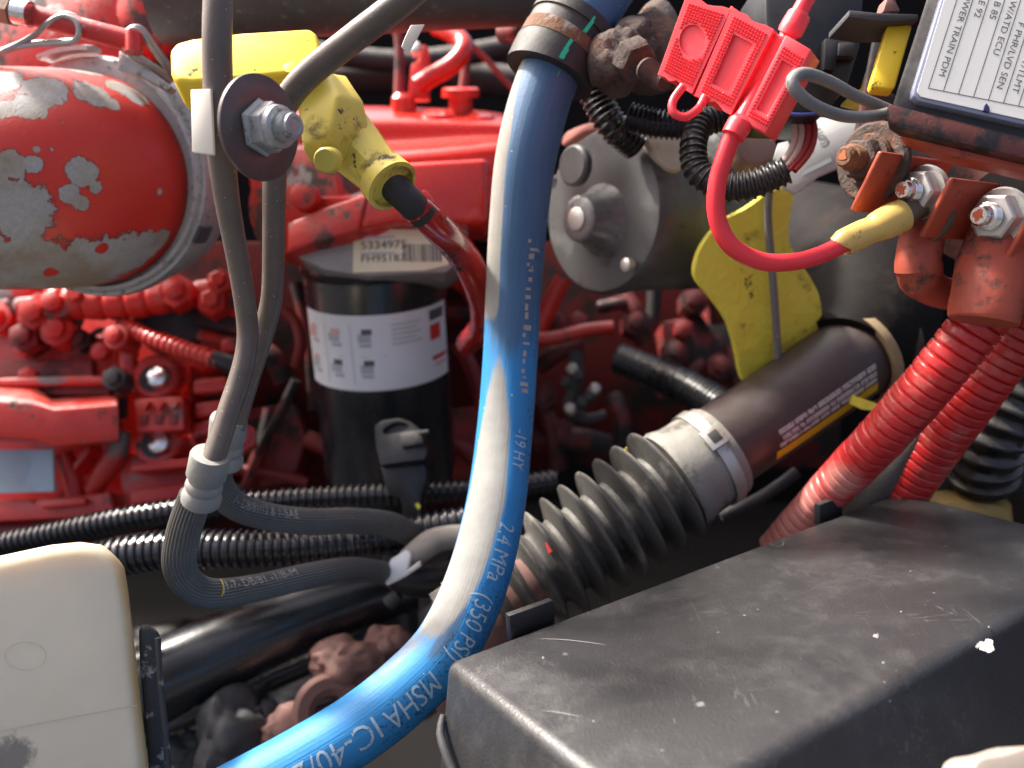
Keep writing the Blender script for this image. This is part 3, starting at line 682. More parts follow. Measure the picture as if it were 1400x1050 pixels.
# yellow fuse puller clip, bracket, yellow plate
yp = T('fuse_puller', 'bright yellow plastic fuse puller clipped beside the labelled box', 'fuse puller', P(1205, 122, .47))
YPL = plane(1218, 76, .468, (-.15, .1, -.98))
prism('handle', [(1213, 36), (1217, 31), (1243, 31), (1247, 36), (1224, 119), (1220, 122), (1194, 119), (1191, 113)], YPL, .010, m_yel, yp, bevel=.0015, bseg=3)
mb = T('mounting_bracket', 'dark grey metal bracket shelf above the yellow fuse puller', 'bracket', P(1210, 18, .47))
prism('shelf', [(1161, 13), (1199, 17), (1256, 19), (1256, 28), (1200, 29), (1160, 23)], plane(1200, 20, .462), .03, m_castgrey, mb, bevel=.0008)
prism('gusset', [(1214, -6), (1222, -6), (1232, 15), (1207, 16)], plane(1218, 5, .466), .012, m_castpink, mb, bevel=.001)
bp = T('block_side_wall', 'dark rusty moulded side wall with embossed marks behind the grey cable loop', 'bracket', P(1190, 200, .5))
SPL = plane(1195, 150, .495, (-.2, .05, -.97))
prism('web', [(1200, 28), (1214, 40), (1196, 112), (1225, 130), (1225, 215), (1160, 235), (1172, 170)], SPL, .01, m_brickdark, bp, bevel=.001)
text_plane('embossed_text', '88', (SPL[0], SPL[1]), (1175, 196), (8, -22), .0055, m_brick, bp, lift=.0006)
text_plane('embossed_text', '8', (SPL[0], SPL[1]), (1200, 130), (8, -22), .0055, m_castgrey, bp, lift=.0006)
prism('yellow_plate', [(1196, 62), (1212, 64), (1190, 128), (1180, 150), (1150, 142), (1166, 128), (1178, 120)], plane(1190, 100, .53, (-.2, 0, -1)), .006, m_yelflat, bevel=.001, label='strip of yellow plate behind the grey cable loop', cat='plate')
# black connector housing behind the fuse holder
ch = T('connector_housing', 'black plastic connector housing behind the red fuse holder', 'connector', P(1120, 155, .53))
CPL = plane(1120, 80, .515, (.05, .05, -1))
prism('shell', [(1045, -40), (1185, -40), (1178, 60), (1160, 118), (1128, 156), (1050, 152)], CPL, .05, m_black, ch, bevel=.003)
prism('latch', [(1128, 52), (1143, 52), (1146, 55), (1160, 56), (1163, 51), (1172, 52), (1170, 80), (1144, 79), (1142, 96), (1126, 95)], (CPL[0]+CPL[1]*.006, CPL[1]), .01, m_black, ch, bevel=.001)
prism('latch_window', [(1147, 58), (1168, 58), (1167, 77), (1146, 76)], (CPL[0]+CPL[1]*.0075, CPL[1]), .003, m_blackdust, ch, bevel=.0006)
tube('blue_seal', [(1072, 155, .512, 5), (1098, 157, .51, 5), (1128, 155, .512, 5)], m_blueplastic, ch, segs=8)
pp = T('pale_plate', 'pale grey plate with faint embossed digits behind the wires', 'plate', P(1110, 262, .58))
PPL = plane(1110, 215, .57, (-.1, .2, -1))
prism('sheet', [(1118, 160), (1182, 162), (1172, 200), (1152, 226), (1120, 240), (1088, 264), (1070, 255), (1058, 215), (1064, 196), (1078, 192), (1082, 206), (1100, 190)], PPL, .004, m_paleplate, pp, bevel=.0006)
text_plane('embossed_text', '75', PPL, (1104, 208), (26, -12), .012, mat('shadow grey emboss', (.36, .38, .37), .6, bump=0), pp, lift=.0004)
strip('embossed_text', (1096, 238), (1136, 218), PPL, 6, m_inkpale, pp)
for i, (x, mm, nm) in enumerate(((1081, m_whitewire, 'dirty white wire nearest the red fuse holder'), (1090, m_whitewire, 'tan wire second from the red fuse holder'), (1099, m_redwire2, 'dark red wire second from the pale plate'), (1108, m_redwire2, 'dark red wire nearest the pale plate'))):
    tube('harness_wire', [(x, 152, .535, 9), (x+6, 180, .532, 9), (x-1, 208, .53, 9), (x-22, 234, .528, 8)], mm, segs=10, label=nm, cat='wire', group='wires behind the fuse holder')
# ================================================================ black looms near the starter
def loom(pts, label, m=m_loom, pitch=.0042, amp=.0016, group='black corrugated looms', segs=24, **kw):
    return tube('corrugated_loom', pts, m, ridge=(pitch, amp), segs=segs, smooth=60, label=label, cat='wire loom', group=group, **kw)
loom([(806, 105, .60, 44), (818, 140, .60, 44), (838, 172, .60, 44), (868, 200, .61, 42)], 'short black corrugated loom dropping below the cushion clamp')
loom([(860, 160, .58, 40), (900, 170, .575, 40), (950, 170, .57, 40), (1000, 155, .57, 40)], 'black corrugated loom passing behind the fuse holder strap loop', pitch=.0032)
loom([(960, 165, .56, 36), (948, 198, .55, 38), (955, 235, .545, 40), (990, 255, .54, 42), (1030, 252, .535, 42), (1075, 233, .53, 40)], 'black corrugated loom hooking round behind the red wire', m=m_loomdust)
# ---- starter motor
SA = cdir(-.78, -.08, -.62)
so_ = P(822, 290, .655)
m_boss = mat('worn glossy grey boss', (.16, .158, .155), .28, .3, var=.3, bump=.2)
st = T('starter_motor', 'grimy grey starter motor end with conical boss behind blue hose', 'starter motor', so_)
lathe('end_cap', so_, SA, [(-.016, .0605), (-.004, .0605), (.001, .058), (.002, .054), (.0035, .02)], m_starter, st, segs=64)
lathe('motor_body', so_, SA, [(-.13, .052), (-.115, .058), (-.017, .0588)], m_starter, st, segs=56)
lathe('boss', so_ + SA*.002 + RT*(.004)-UP*.006, SA, [(0, .030), (.004, .0265), (.014, .0195), (.026, .0165), (.028, .0135)], m_boss, st)
lathe('boss_bolt', so_ + SA*.028 + RT*(.004)-UP*.006, SA, [(0, .0085), (.003, .0085), (.004, .0065)], m_nut, st, segs=12)
lathe('rubber_plug', P(782, 226, .628), SA, [(-.006, .0145), (-.001, .0145), (.0005, .0125)], m_starter, st)
lathe('cover_screw', P(858, 362, .626), SA, [(-.003, .005), (.0025, .005), (.0035, .003)], m_nut, st, segs=10)
lathe('cover_screw', P(752, 248, .665), SA, [(-.003, .005), (.0025, .005), (.0035, .003)], m_nut, st, segs=10)
sl = T('starter_solenoid', 'dull grey solenoid body with cream cap above the starter motor', 'solenoid', P(960, 230, .66))
lathe('can', P(950, 235, .68), SA, [(-.06, .030), (-.02, .034), (.0, .032), (.003, .026)], m_starter, sl, segs=40)
prism('insulator_cap', cr([(882, 178), (915, 178), (945, 188), (944, 215), (922, 232), (900, 220), (886, 200)], 5, True), plane(915, 200, .605), .03, mat('cream insulator with overspray', (.58, .52, .42), .6, layers=[((.35, .06, .03), 25, .58, .7, .6, 0)], bump=.3), sl, bevel=.006, bseg=3)
prism('terminal_cover', cr([(1006, 188), (1040, 182), (1062, 196), (1056, 218), (1030, 226), (1012, 214)], 5, True), plane(1035, 205, .60), .03, mat('pinkish grey cover', (.27, .17, .15), .65, bump=.3), sl, bevel=.006, bseg=3)
prism('flange', cr([(770, 200), (800, 180), (840, 182), (880, 215), (905, 260), (925, 270), (900, 215), (870, 178), (820, 166), (775, 180)], 3, True), plane(840, 205, .672, (-.62, -.1, -.76)), .012, mat('flange red overspray', (.45, .17, .13), .55, var=.3, bump=.2), sl, bevel=.001)

# ================================================================ yellow sheet, boot, intake pipe, bellows
yt = T('yellow_shield', 'yellow plastic shield hanging behind the black rubber elbow', 'shield', P(1030, 510, .74))
yo = cr([(1085, 262), (1056, 262), (1020, 285), (985, 305), (958, 340), (950, 378), (972, 408), (994, 440), (1006, 480), (1018, 523), (1050, 512), (1085, 485), (1120, 455), (1120, 400), (1080, 330)], 4, True)
prism('sheet', yo, plane(1030, 390, .628, (.30, -.35, -1)), .006, m_yelflat, yt, bevel=.0015)
tube('grey_cable', [(1052, 260, .60, 11), (1050, 300, .605, 11), (1058, 400, .62, 11), (1064, 495, .64, 11)], m_greycable, segs=10, label='thin grey cable hanging in front of the yellow shield', cat='cable')
eb = T('rubber_elbow', 'large brown black rubber elbow with cream lip in shade at right', 'air hose', P(1170, 500, .66))
tube('elbow', [(1060, 310, .90, 120), (1105, 325, .84, 150), (1150, 360, .77, 190), (1182, 410, .72, 200), (1178, 455, .682, 170), (1156, 494, .657, 138)], m_boot, eb, segs=40, step=.004)
IP = Path([(1210, 460, .675, 120), (1165, 489, .66, 119), (1060, 562, .635, 119), (1000, 602, .62, 119), (945, 640, .608, 119)])
c, tg, n_, b_, r_ = IP.at(IP.u_near(1172, 484))
lathe('lip', c, tg, ringp(.0335, .0385, -.004, .003), mat('cream grimy rubber lip', (.30, .22, .12), .6, var=.4, bump=.3), eb, close=False, segs=48)
ip = T('intake_pipe', 'brown black intake pipe with white and yellow warning decal', 'pipe', P(1060, 562, .635))
pw = tube('pipe_wall', None, m_pipe, ip, path=IP, segs=48, step=.006)
ua, ub = IP.u_near(1152, 500), IP.u_near(1020, 590)
def patch(name, ua, ub, a0, a1, m, parent, pa=IP, lift=.0004, k=8, **kw):
    vs = []; fs = []
    for i in range(k+1):
        for j in range(5): vs.append(pa.surf(ua+(ub-ua)*i/k, math.radians(a0+(a1-a0)*j/4), lift))
    for i in range(k):
        for j in range(4): a = i*5+j; fs.append((a, a+1, a+6, a+5))
    return add(name, vs, fs, m, parent, **kw)
# travelling down-left, +angle is the upper side?  the decal sits on the lower right flank
sgn = 1 if IP.surf(ua, .6).dot(UP) < IP.surf(ua, -.6).dot(UP) else -1
dec = patch('warning_stripe', ua+.002, ub+.002, sgn*63, sgn*49, m_yprint, ip, k=14)
rr = random.Random(3)
for row, (a0, a1) in enumerate(((22, 29), (31.5, 38), (40, 46))):
    u = ua+.001+row*.001; end = ub - (2-row)*.001
    while u < end-.004:
        L = min(end-u, rr.choice((.006, .010, .013, .017, .024)))
        patch('word', u, u+L-.0012, sgn*a0, sgn*a1, m_printpipe, ip, k=4); u += L
# cuff, strap, bellows
BA = (P(690, 815, .575)-P(960, 632, .605)).normalized(); BO = P(948, 640, .606)
bw = T('bellows_boot', 'dust caked black rubber bellows with seven deep folds below intake pipe', 'bellows', P(820, 722, .59))
def k_of(x, y):     # distance along the axis for a pixel on the axis line
    a = 700+F*(BO-CAM).dot(RT)/(BO-CAM).dot(FW); return None
mmp = .60/F
cuffp = [(-.024, .0325), (-.022, .0338), (.0, .0342), (.006, .0345), (.014, .037), (.018, .036)]
lathe('cuff', BO, BA, cuffp, m_creamcuff, bw, segs=48)
pr = [(.016, .030)]
N = 10; pitch = 30.5*mmp
for i in range(N):
    t = .024 + i*pitch
    R_ = .0430 - .0006*i
    pr += [(t-.0068, .0255), (t-.0055, .0265), (t-.0012, R_-.0015), (t-.0002, R_), (t+.0008, R_-.0004), (t+.0016, R_-.0025), (t+.0055, .0265)]
pr += [(.024+N*pitch-.006, .028), (.024+N*pitch+.02, .028)]
lathe('fold_stack', BO, BA, pr, m_dustrub, bw, segs=64, smooth=50)
prism('paint_chip', [(745, 742), (752, 739), (762, 748), (755, 754), (750, 757)], plane(753, 747, .553, (-.3, .3, -.9)), .0015, m_inkred, bw)
def strap(t0, t1, r, label, n=3):
    s = T('hose_strap', label, 'hose clamp', BO+BA*t0, 'steel straps on the bellows')
    lathe('band', BO, BA, ringp(r, r+.0012, t0, t1), m_steelband, s, close=False, segs=56)
    return s
s1 = strap(-.0165, -.0085, .0346, 'stained steel strap clamp round the cuff of the bellows by the intake pipe')
bc = P(949, 614, .568)
nn = (bc - (BO - BA*.0125)); nn = (nn - BA*nn.dot(BA)).normalized(); sd_ = BA.cross(nn)
ctr = BO - BA*.0125 + nn*.0372
obox('buckle', ctr, BA, sd_, nn, (.0072, .0075, .0016), m_steelband, s1, bevel=.0008)
obox('buckle_window', ctr+nn*.0016, BA, sd_, nn, (.0036, .004, .0004), m_black, s1, bevel=.0003)
s2 = strap(.024+N*pitch-.002, .024+N*pitch+.010, .0285, 'stained steel strap clamp at the lower end of the bellows beside blue hose')
obox('buckle', BO+BA*(.028+N*pitch)+UP*.0305-FW*.004, BA, cdir(.3, .2, -.9), UP, (.006, .006, .003), m_steelband, s2, bevel=.0008)
tube('brown_pipe', [(740, 785, .575, 95), (690, 830, .57, 95), (640, 890, .56, 95), (600, 950, .56, 95)], m_castpink, segs=32, label='brown rusty pipe end under the lower bellows strap', cat='pipe')

# ---- red split looms, grey strip between
def redloom(pts, label):
    return tube('red_loom', pts, m_redloom, ridge=(.0066, .0024, .32), segs=30, lump=.035, smooth=60, label=label, cat='wire loom', group='red corrugated looms')
redloom([(1375, 395, .50, 76), (1334, 446, .505, 72), (1272, 522, .52, 70), (1205, 598, .545, 66), (1150, 655, .575, 60), (1105, 702, .60, 54), (1060, 752, .62, 50)], 'red corrugated cable loom nearest the intake pipe, faded pink at its lower end')
redloom([(1432, 400, .53, 74), (1395, 455, .54, 72), (1332, 540, .56, 70), (1268, 628, .59, 66), (1218, 698, .615, 62), (1170, 760, .64, 60)], 'red corrugated cable loom, the right hand of the pair')
tube('fabric_sleeve', [(1340, 465, .56, 38), (1290, 545, .575, 42), (1225, 635, .60, 50), (1165, 705, .625, 60)], mat('grey felt sleeve', (.10, .095, .09), .95, var=.35, vscale=90, bump=.8, bscale=700), label='grey felt cable sleeve between the two red looms', cat='cable sleeve', segs=24)
loom([(1440, 440, .62, 95), (1390, 530, .62, 95), (1355, 600, .63, 95), (1340, 660, .65, 95)], 'fat black corrugated hose in shade behind the red looms at right', m=m_loomdust, pitch=.011, amp=.004)
tube('black_cable', [(1440, 610, .66, 90), (1380, 640, .66, 85), (1320, 640, .68, 80), (1260, 690, .7, 80)], m_rubber, segs=24, label='thick dull black cable below the fat black hose', cat='cable')
# tan wrapping
rows = []
rr = random.Random(5)
for i, y in enumerate((672, 688, 704, 722, 742, 765)):
    rows.append([(1180+26*j+rr.uniform(-6, 6), y+rr.uniform(-5, 5)+(8 if j in (0, 8) else 0), .63+rr.uniform(-.012, .012)+(.03 if i in (0, 5) else 0)) for j in range(9)])
rows.append([(x, y+4, .69) for x, y, d in rows[-1]]); rows.append([(x, y-4, .69) for x, y, d in rows[0]])
loft('tan_wrapping', rows, m_tan, closed=True, subsurf=1, label='crumpled tan wrapping behind the far edge of the black cover', cat='wrapping')
tube('grey_rod', [(985, 705, .68, 16), (1040, 680, .68, 16), (1090, 645, .68, 16)], m_castgrey, segs=12, label='dark grey rod under the intake pipe', cat='rod')
tube('braided_hose', [(845, 490, .86, 44), (900, 512, .84, 46), (950, 535, .81, 50), (1010, 575, .78, 56), (1050, 620, .76, 60)], m_loom, ridge=(.0042, .0012), segs=24, label='glossy black ribbed hose in the shade left of the intake pipe', cat='hose', smooth=60)
prism('yellow_clip', [(852, 618), (868, 600), (884, 603), (884, 612), (866, 620), (860, 634)], plane(868, 616, .64), .006, m_yelflat, label='small yellow clip peeking over the top bellows fold', cat='clip')
prism('yellow_tag', [(1166, 540), (1174, 543), (1200, 552), (1200, 562), (1180, 560), (1162, 552)], plane(1180, 552, .62), .003, m_yelflat, label='yellow tag between intake pipe and red loom', cat='tag')

# ================================================================ black cover box, lower right
e1 = cdir(1928, 375, 1212); e2 = cdir(568, -200, -1212); e2 = (e2 - e1*e2.dot(e1)).normalized(); nb = e1.cross(e2).normalized()
if nb.dot(UP) < 0: nb = -nb
A0 = P(609, 903, .42)
BPL = (A0, nb)
bx = T('fuse_box_cover', 'large scuffed satin black plastic fuse box cover filling the lower right', 'fuse box', A0 - nb*.08)
q = [A0, onp(1207, 679, BPL), None, None]
B0 = onp(1214, 667, BPL)
L1 = (B0-A0).dot(e1)
W = (onp(1335, 872, BPL)-A0).dot(e2)
crn = [A0, A0+e1*L1, A0+e1*L1+e2*W, A0+e2*W]
dnv = -nb; fl = .010
vs = crn + [c + dnv*.085 + (e1*(-fl if i in (0, 3) else fl) + e2*(-fl if i in (0, 1) else fl*2.4)) for i, c in enumerate(crn)]
add('cover', vs, [(0, 1, 2, 3), (4, 5, 6, 7), (0, 1, 5, 4), (1, 2, 6, 5), (2, 3, 7, 6), (3, 0, 4, 7)], m_box, bx, bevel=.0055, bseg=5, smooth=50)
for (x, y, hl) in ((735, 846, .0135), (1134, 690, .0115)):
    c = A0 + e1*((onp(x, y+14, BPL)-A0).dot(e1)) - e2*.0035
    obox('latch_tab', c + nb*.003, e1, e2, nb, (hl, .0022, .007), m_black, bx, bevel=.0006)
# lower flange
f0 = A0 + e2*W + e2*.032 + dnv*.078
obox('lower_flange', A0 + e1*(L1/2) + e2*(W+.05) + dnv*.088, e1, e2, nb, (L1/2+.03, .026, .006), m_blackdust, bx, bevel=.003)
obox('side_flange', A0 - e1*.016 + e2*(W/2) + dnv*.082, e1, e2, nb, (.006, W/2, .008), m_blackdust, bx, bevel=.003)
def onbox(x, y): return onp(x, y, BPL)
# scratches and a paint splat with their own shape
def ribbon(name, pts, wd, m, parent):
    ps = [onbox(*p)+nb*.0003 for p in cr(pts, 6)]; vs = []; fs = []
    for i, p in enumerate(ps):
        t = (ps[min(i+1, len(ps)-1)]-ps[max(i-1, 0)]).normalized(); s = nb.cross(t); k = wd*math.sin(math.pi*(i+.3)/(len(ps)-.4))
        vs += [p+s*k, p-s*k]
    for i in range(len(ps)-1): fs.append((2*i, 2*i+1, 2*i+3, 2*i+2))
    return add(name, vs, fs, m, parent)
m_chalk = mat('chalky speck', (.20, .195, .19), .8, var=.2, bump=0)
m_scr = mat('scraped pale plastic', (.22, .215, .205), .7, var=.2, bump=0)
ribbon('scratch', [(732, 874), (768, 875), (805, 879), (832, 883)], .00035, m_scr, bx)
ribbon('scratch', [(740, 972), (770, 976), (795, 981)], .0003, m_scr, bx)
ribbon('scratch', [(1050, 744), (1068, 748), (1072, 738)], .0002, m_scr, bx)
rr = random.Random(11)
for (x, y, r) in ((1349, 884, 11), (1338, 884, 4), (1198, 870, 4), (1208, 907, 2.5), (1232, 837, 1.6), (743, 900, 2.5), (1352, 858, 1.6)):
    n = 22; pts = []
    for k in range(n):
        a = 2*math.pi*k/n; s = r*(1+.22*rr.uniform(-1, 1)+.15*math.sin(3*a+x)); pts.append(onbox(x+s*math.cos(a), y+s*.75*math.sin(a))+nb*.0003)
    c = onbox(x, y)+nb*.0009
    add('paint_splat', pts+[c], [(i, (i+1) % n, n) for i in range(n)], mat('white splash', (.40, .40, .385), .7, var=.1, bump=.2) if r > 9 else m_chalk, bx)
# clip on the left flank of the box and light object in the corner
fc = T('box_wire_clip', 'worn grey metal wire clip on the left flank of the black cover', 'clip', P(612, 1010, .42))
tube('wire_bail', [(606, 978, .424, 9), (602, 1000, .420, 12), (608, 1025, .415, 13), (622, 1060, .41, 13)], m_castgrey, fc, segs=12)
tube('bail_hook', [(604, 980, .424, 8), (612, 984, .424, 8), (618, 994, .424, 8)], m_nut, fc, segs=10)
prism('cream_cap', cr([(1330, 1050), (1342, 1036), (1370, 1031), (1420, 1022), (1440, 1080), (1330, 1080)], 4, True), plane(1370, 1045, .30, (.1, .4, -.9)), .02, mat('beige cap plastic', (.30, .26, .22), .5, bump=.1), bevel=.003, bseg=3, label='cream plastic cap corner in the bottom right corner', cat='cap')
# ================================================================ left side: elbow with peeling paint
EP = Path([(-330, 247, .60, 0), (-120, 247, .60, 0), (55, 247, .605, 0), (118, 246, .630, 0), (146, 243, .68, 0), (152, 242, .74, 0)], dia=.147)
def onelbow(x, y):
    # nearest surface point of the elbow under a pixel (march along the ray)
    r = (P(x, y, 1)-CAM); t = .40
    while t < .8:
        p = CAM+r*t
        if min((p-q).length for q in EP.p) < .0735: return p
        t += .004
    return CAM+r*.6
te = T('exhaust_elbow', 'fat exhaust elbow in red paint peeling to bare grey metal, upper left', 'pipe elbow', P(60, 390, .62))
tube('elbow_wall', None, turbo_mat(), te, path=EP, segs=72, step=.005)
# flange + band clamp behind
RA = cdir(-.12, -.20, -.97); RC = P(137, 240, .640)
lathe('flange', RC, RA, [(-.05, .078), (-.03, .082), (-.004, .083), (.004, .080), (.006, .072)], m_steel, te, segs=72)
vb = T('band_clamp', 'grey steel band clamp with wire loops and red T bolt round elbow', 'band clamp', RC)
def arcband(name, r, a0, a1, t0, t1, th, m, parent, k=60):
    e1_ = (UP-RA*UP.dot(RA)).normalized(); e2_ = RA.cross(e1_); vs = []; fs = []
    if e2_.dot(RT) < 0: e2_ = -e2_
    for i in range(k+1):
        a = math.radians(a0+(a1-a0)*i/k); d = e1_*math.cos(a)+e2_*math.sin(a)
        vs += [RC+RA*t0+d*r, RC+RA*t0+d*(r+th), RC+RA*(t0+t1)/2+d*(r+th*1.5), RC+RA*t1+d*(r+th), RC+RA*t1+d*r]
    for i in range(k):
        for j in range(5): a = i*5+j; b = i*5+(j+1) % 5; fs.append((a, b, b+5, a+5))
    fs += [tuple(range(5)), tuple(range(k*5, k*5+5))]
    return add(name, vs, fs, m, parent)
arcband('band', .0825, 22, 318, -.006, .012, .003, m_steel, vb, 110)
arcband('inner_band', .0785, 21, 330, .010, .016, .003, m_steel, vb, 110)
arcband('band_end', .084, 340, 366, -.004, .013, .003, m_steel, vb, 20)
arcband('band_clip', .0855, 116, 124, -.006, .013, .0025, m_castgrey, vb, 6)
m_loopw = mat('painted grey strap steel', (.34, .33, .32), .4, .6, layers=[((.5, .03, .025), 60, .60, .66, .4, 0)], bump=.15)
def flatloop(pts, w=8, n=2):
    for k in range(n):
        tube('trunnion_loop', [(x+k*4, y-k*3, d+.012*k, w) for x, y, d in pts], m_loopw, vb, segs=10, step=.002)
flatloop([(-20, 78, .565), (15, 66, .565), (45, 50, .565), (65, 32, .56), (84, 22, .56), (103, 29, .56), (108, 46, .56), (98, 58, .562), (75, 60, .563), (40, 62, .565), (5, 70, .567), (-20, 80, .57)])
flatloop([(240, 108, .60), (222, 85, .585), (205, 62, .575), (192, 44, .57), (180, 40, .568), (170, 48, .568), (170, 64, .568), (182, 78, .57), (205, 92, .58), (232, 112, .60)])
prism('loop_plate', [(163, 68), (170, 74), (200, 92), (235, 118), (228, 124), (190, 102), (160, 95)], plane(195, 95, .578), .010, m_steel, vb, bevel=.0008)
tb = tube('tee_bolt', [(-25, 4, .565, 27), (20, 14, .565, 27), (90, 33, .566, 28), (182, 57, .57, 29)], mat('red overspray bolt', (.50, .03, .028), .36, layers=[((.35, .34, .33), 28, .57, .62, .4, .6)], bump=.2), vb, segs=20)
tube('tee_bolt_head', [(183, 46, .563, 22), (183, 72, .563, 24)], m_redclean, vb, segs=16)
tube('bolt_nut', [(-30, 4, .56, 44), (19, 16, .56, 42)], mat('rusty tan nut', (.30, .21, .15), .6, .3, var=.3, bump=.3), vb, segs=6, smooth=25, step=.05)
tube('spacer', [(21, 16, .559, 34), (42, 20, .559, 35)], m_bright, vb, segs=20, step=.005)
# dark body behind the clamp
tv = T('turbo_housing', 'blurred red and grey turbocharger housing behind the band clamp', 'turbocharger', P(120, 20, .8))
lathe('volute', P(130, 20, .80), cdir(-.2, .3, -.9), [(-.10, .05), (-.06, .10), (-.02, .118), (.02, .112), (.045, .085), (.055, .05)], m_redflake, tv, segs=48)
tube('outlet', [(150, 40, .80, 120), (215, 40, .76, 120), (235, -60, .76, 130)], m_redflake, tv, segs=32)

# ================================================================ steel tubes, washer and tags
TA = [(300, -40, .415, 40), (297, 40, .415, 40), (298, 120, .42, 40), (301, 190, .425, 39), (310, 270, .435, 34), (326, 360, .45, 30), (337, 430, .46, 29), (338, 470, .463, 29), (330, 510, .463, 30), (312, 565, .46, 31), (290, 632, .455, 32)]
la = T('coolant_line', 'brown grey steel tube running straight down in front of the yellow handle', 'pipe', P(290, 632, .455), 'steel tubes')
tube('steel_tube', TA, m_tube, la, segs=28, step=.003)
lb_ = T('coolant_line', 'brown grey steel tube slanting in from top right and turning down behind washer', 'pipe', P(320, 575, .49), 'steel tubes')
tube('steel_tube', [(620, -60, .40, 40), (545, 5, .41, 39), (480, 55, .42, 38), (420, 104, .435, 37), (388, 145, .445, 36), (377, 190, .45, 35), (375, 260, .455, 32), (374, 340, .465, 30), (371, 410, .475, 29), (356, 468, .485, 29), (338, 525, .49, 29), (320, 585, .49, 30)], m_tube, lb_, segs=28, step=.003)
WA = cdir(.86, -.10, -.50); WC = P(356, 175, .405)
wn = T('washer_bolt', 'large dark fender washer with zinc nut and stud clamping the steel tubes', 'bolt', WC)
lathe('fender_washer', WC, WA, ringp(.006, .0238, -.0013, .0007), m_wash, wn, close=False, segs=64, bevel=.0003)
lathe('nut', WC, WA, [(.0008, .0132), (.002, .0132), (.0035, .0116), (.0095, .0114), (.0105, .0106)], m_steel, wn, segs=6, phase=.3, bevel=.0006, bseg=3)
lathe('nylon_collar', WC, WA, [(.0105, .0098), (.0135, .0095), (.0145, .0082)], m_steel, wn, segs=28)
pr = [(.014, .0060)]
for i in range(5): pr += [(.0146+i*.0012, .0066), (.0152+i*.0012, .0057)]
lathe('stud', WC, WA, pr+[(.0212, .0056), (.0216, .0040), (.0208, .0034)], m_steel, wn, segs=24)
tube('bracket_strap', [(345, 215, .43, 20), (352, 180, .425, 22), (356, 140, .43, 20)], m_castgrey, wn, segs=8)
prism('paper_tag', [(260, 122), (288, 121), (292, 212), (262, 208)], plane(276, 165, .412, (-.2, 0, -1)), .0022, m_cream, bevel=.0006, label='cream paper tag stuck to the left steel tube beside the washer', cat='tag', group='cream tags')
prism('paper_tag', [(562, 34), (581, 33), (572, 50), (559, 73), (549, 63), (555, 48)], plane(565, 52, .45, (.3, 0, -1)), .0016, m_cream, bevel=.0004, label='small cream tag hanging under the slanting steel tube', cat='tag', group='cream tags')
# crimps and rubber hoses
def crimp(x, y, d, ax_, lb, group, par):
    k = .0102
    p = [(-.001, .006), (-.0005, k*.95), (.0008, k), (.0130, k), (.0145, k*.90), (.0165, k*.84), (.0180, k*.92), (.0205, k*.95), (.0225, k*.86), (.0240, k*.93), (.0265, k*1.02), (.0300, k*1.0), (.0312, k*.9)]
    return lathe('crimp_collar', P(x, y, d), ax_, p, mat('grey zinc crimp', (.27, .265, .25), .6, .35, var=.18, vscale=90, dust=.5, dustcol=(.42, .40, .37), bump=.3), par, segs=40)
ca = cdir(-.30, -.80, .40)
crimp(288, 622, .455, ca, None, None, la)
crimp(313, 572, .490, cdir(-.22, -.84, .42), None, None, lb_)
HA = Path([(268, 678, .470, 46), (252, 725, .482, 47), (245, 770, .49, 46), (260, 800, .50, 44), (292, 812, .515, 42), (350, 804, .545, 38), (420, 788, .58, 36), (480, 778, .62, 33), (532, 784, .655, 31)])
ha = T('rubber_hose', 'grey ribbed rubber hose bending sharply below the front crimp collar', 'hose', HA.p[0], 'ribbed rubber hoses')
tube('hose_wall', None, m_rubgrey, ha, path=HA, segs=140, step=.003, flute=(28, .0009), smooth=70)
HB = Path([(304, 618, .505, 40), (298, 656, .52, 40), (318, 688, .54, 40), (360, 705, .57, 38), (420, 713, .60, 37), (480, 712, .63, 36), (535, 718, .66, 35), (572, 738, .69, 33)])
hb2 = T('rubber_hose', 'grey ribbed rubber hose running right from the rear crimp collar', 'hose', HB.p[0], 'ribbed rubber hoses')
tube('hose_wall', None, m_rubgrey, hb2, path=HB, segs=140, step=.003, flute=(28, .0009), smooth=70)
text_tube('printed_text', 'J1-7- DB/81 -1/8-M', HA, HA.u_near(288, 815), math.radians(-14), .0060, m_printw, ha, lift=.0003)
text_tube('printed_text', '1- DB/81/12 & 1-SAE', HB, HB.u_near(303, 676), math.radians(-10), .0060, m_printw, hb2, lift=.0003)
text_tube('yellow_mark', '/', HA, HA.u_near(287, 813), math.radians(5), .012, m_yprint, ha, lift=.0003)

# ================================================================ yellow dipstick handle
GPL = plane(335, 75, .465, (.05, .48, -.88))
dh = T('oil_dipstick', 'yellow plastic dipstick T handle with grimy yellow plug behind the washer', 'dipstick', P(450, 200, .49))
prism('grip', [(231, 68), (240, 57), (262, 51), (330, 43), (424, 37), (434, 45), (438, 60), (437, 84), (430, 94), (415, 98), (330, 107), (262, 112), (240, 110), (232, 98)], GPL, .024, m_yel, dh, bevel=.0035, bseg=4, taper=.96)
lathe('grip_pip', onp(398, 93, GPL), GPL[1], [(-.001, .0042), (.0006, .0040), (.0008, .0034)], m_yel, dh, segs=24)
tube('stem', [(375, 90, .485, 50), (410, 110, .487, 52), (440, 140, .49, 54)], m_yelold, dh, segs=8, smooth=25)
rows = [[(406, 125, .475), (452, 97, .482), (470, 100, .50)], [(408, 165, .465), (463, 130, .466), (500, 140, .488)], [(412, 205, .462), (455, 178, .462), (506, 178, .482)], [(425, 226, .47), (462, 222, .470), (500, 212, .488)], [(445, 226, .50), (465, 225, .51), (485, 210, .515)], [(420, 150, .51), (450, 120, .515), (475, 120, .52)]]
loft('plug_body', rows, m_yelold, dh, closed=True, subsurf=0, bevel=.003, bseg=3)
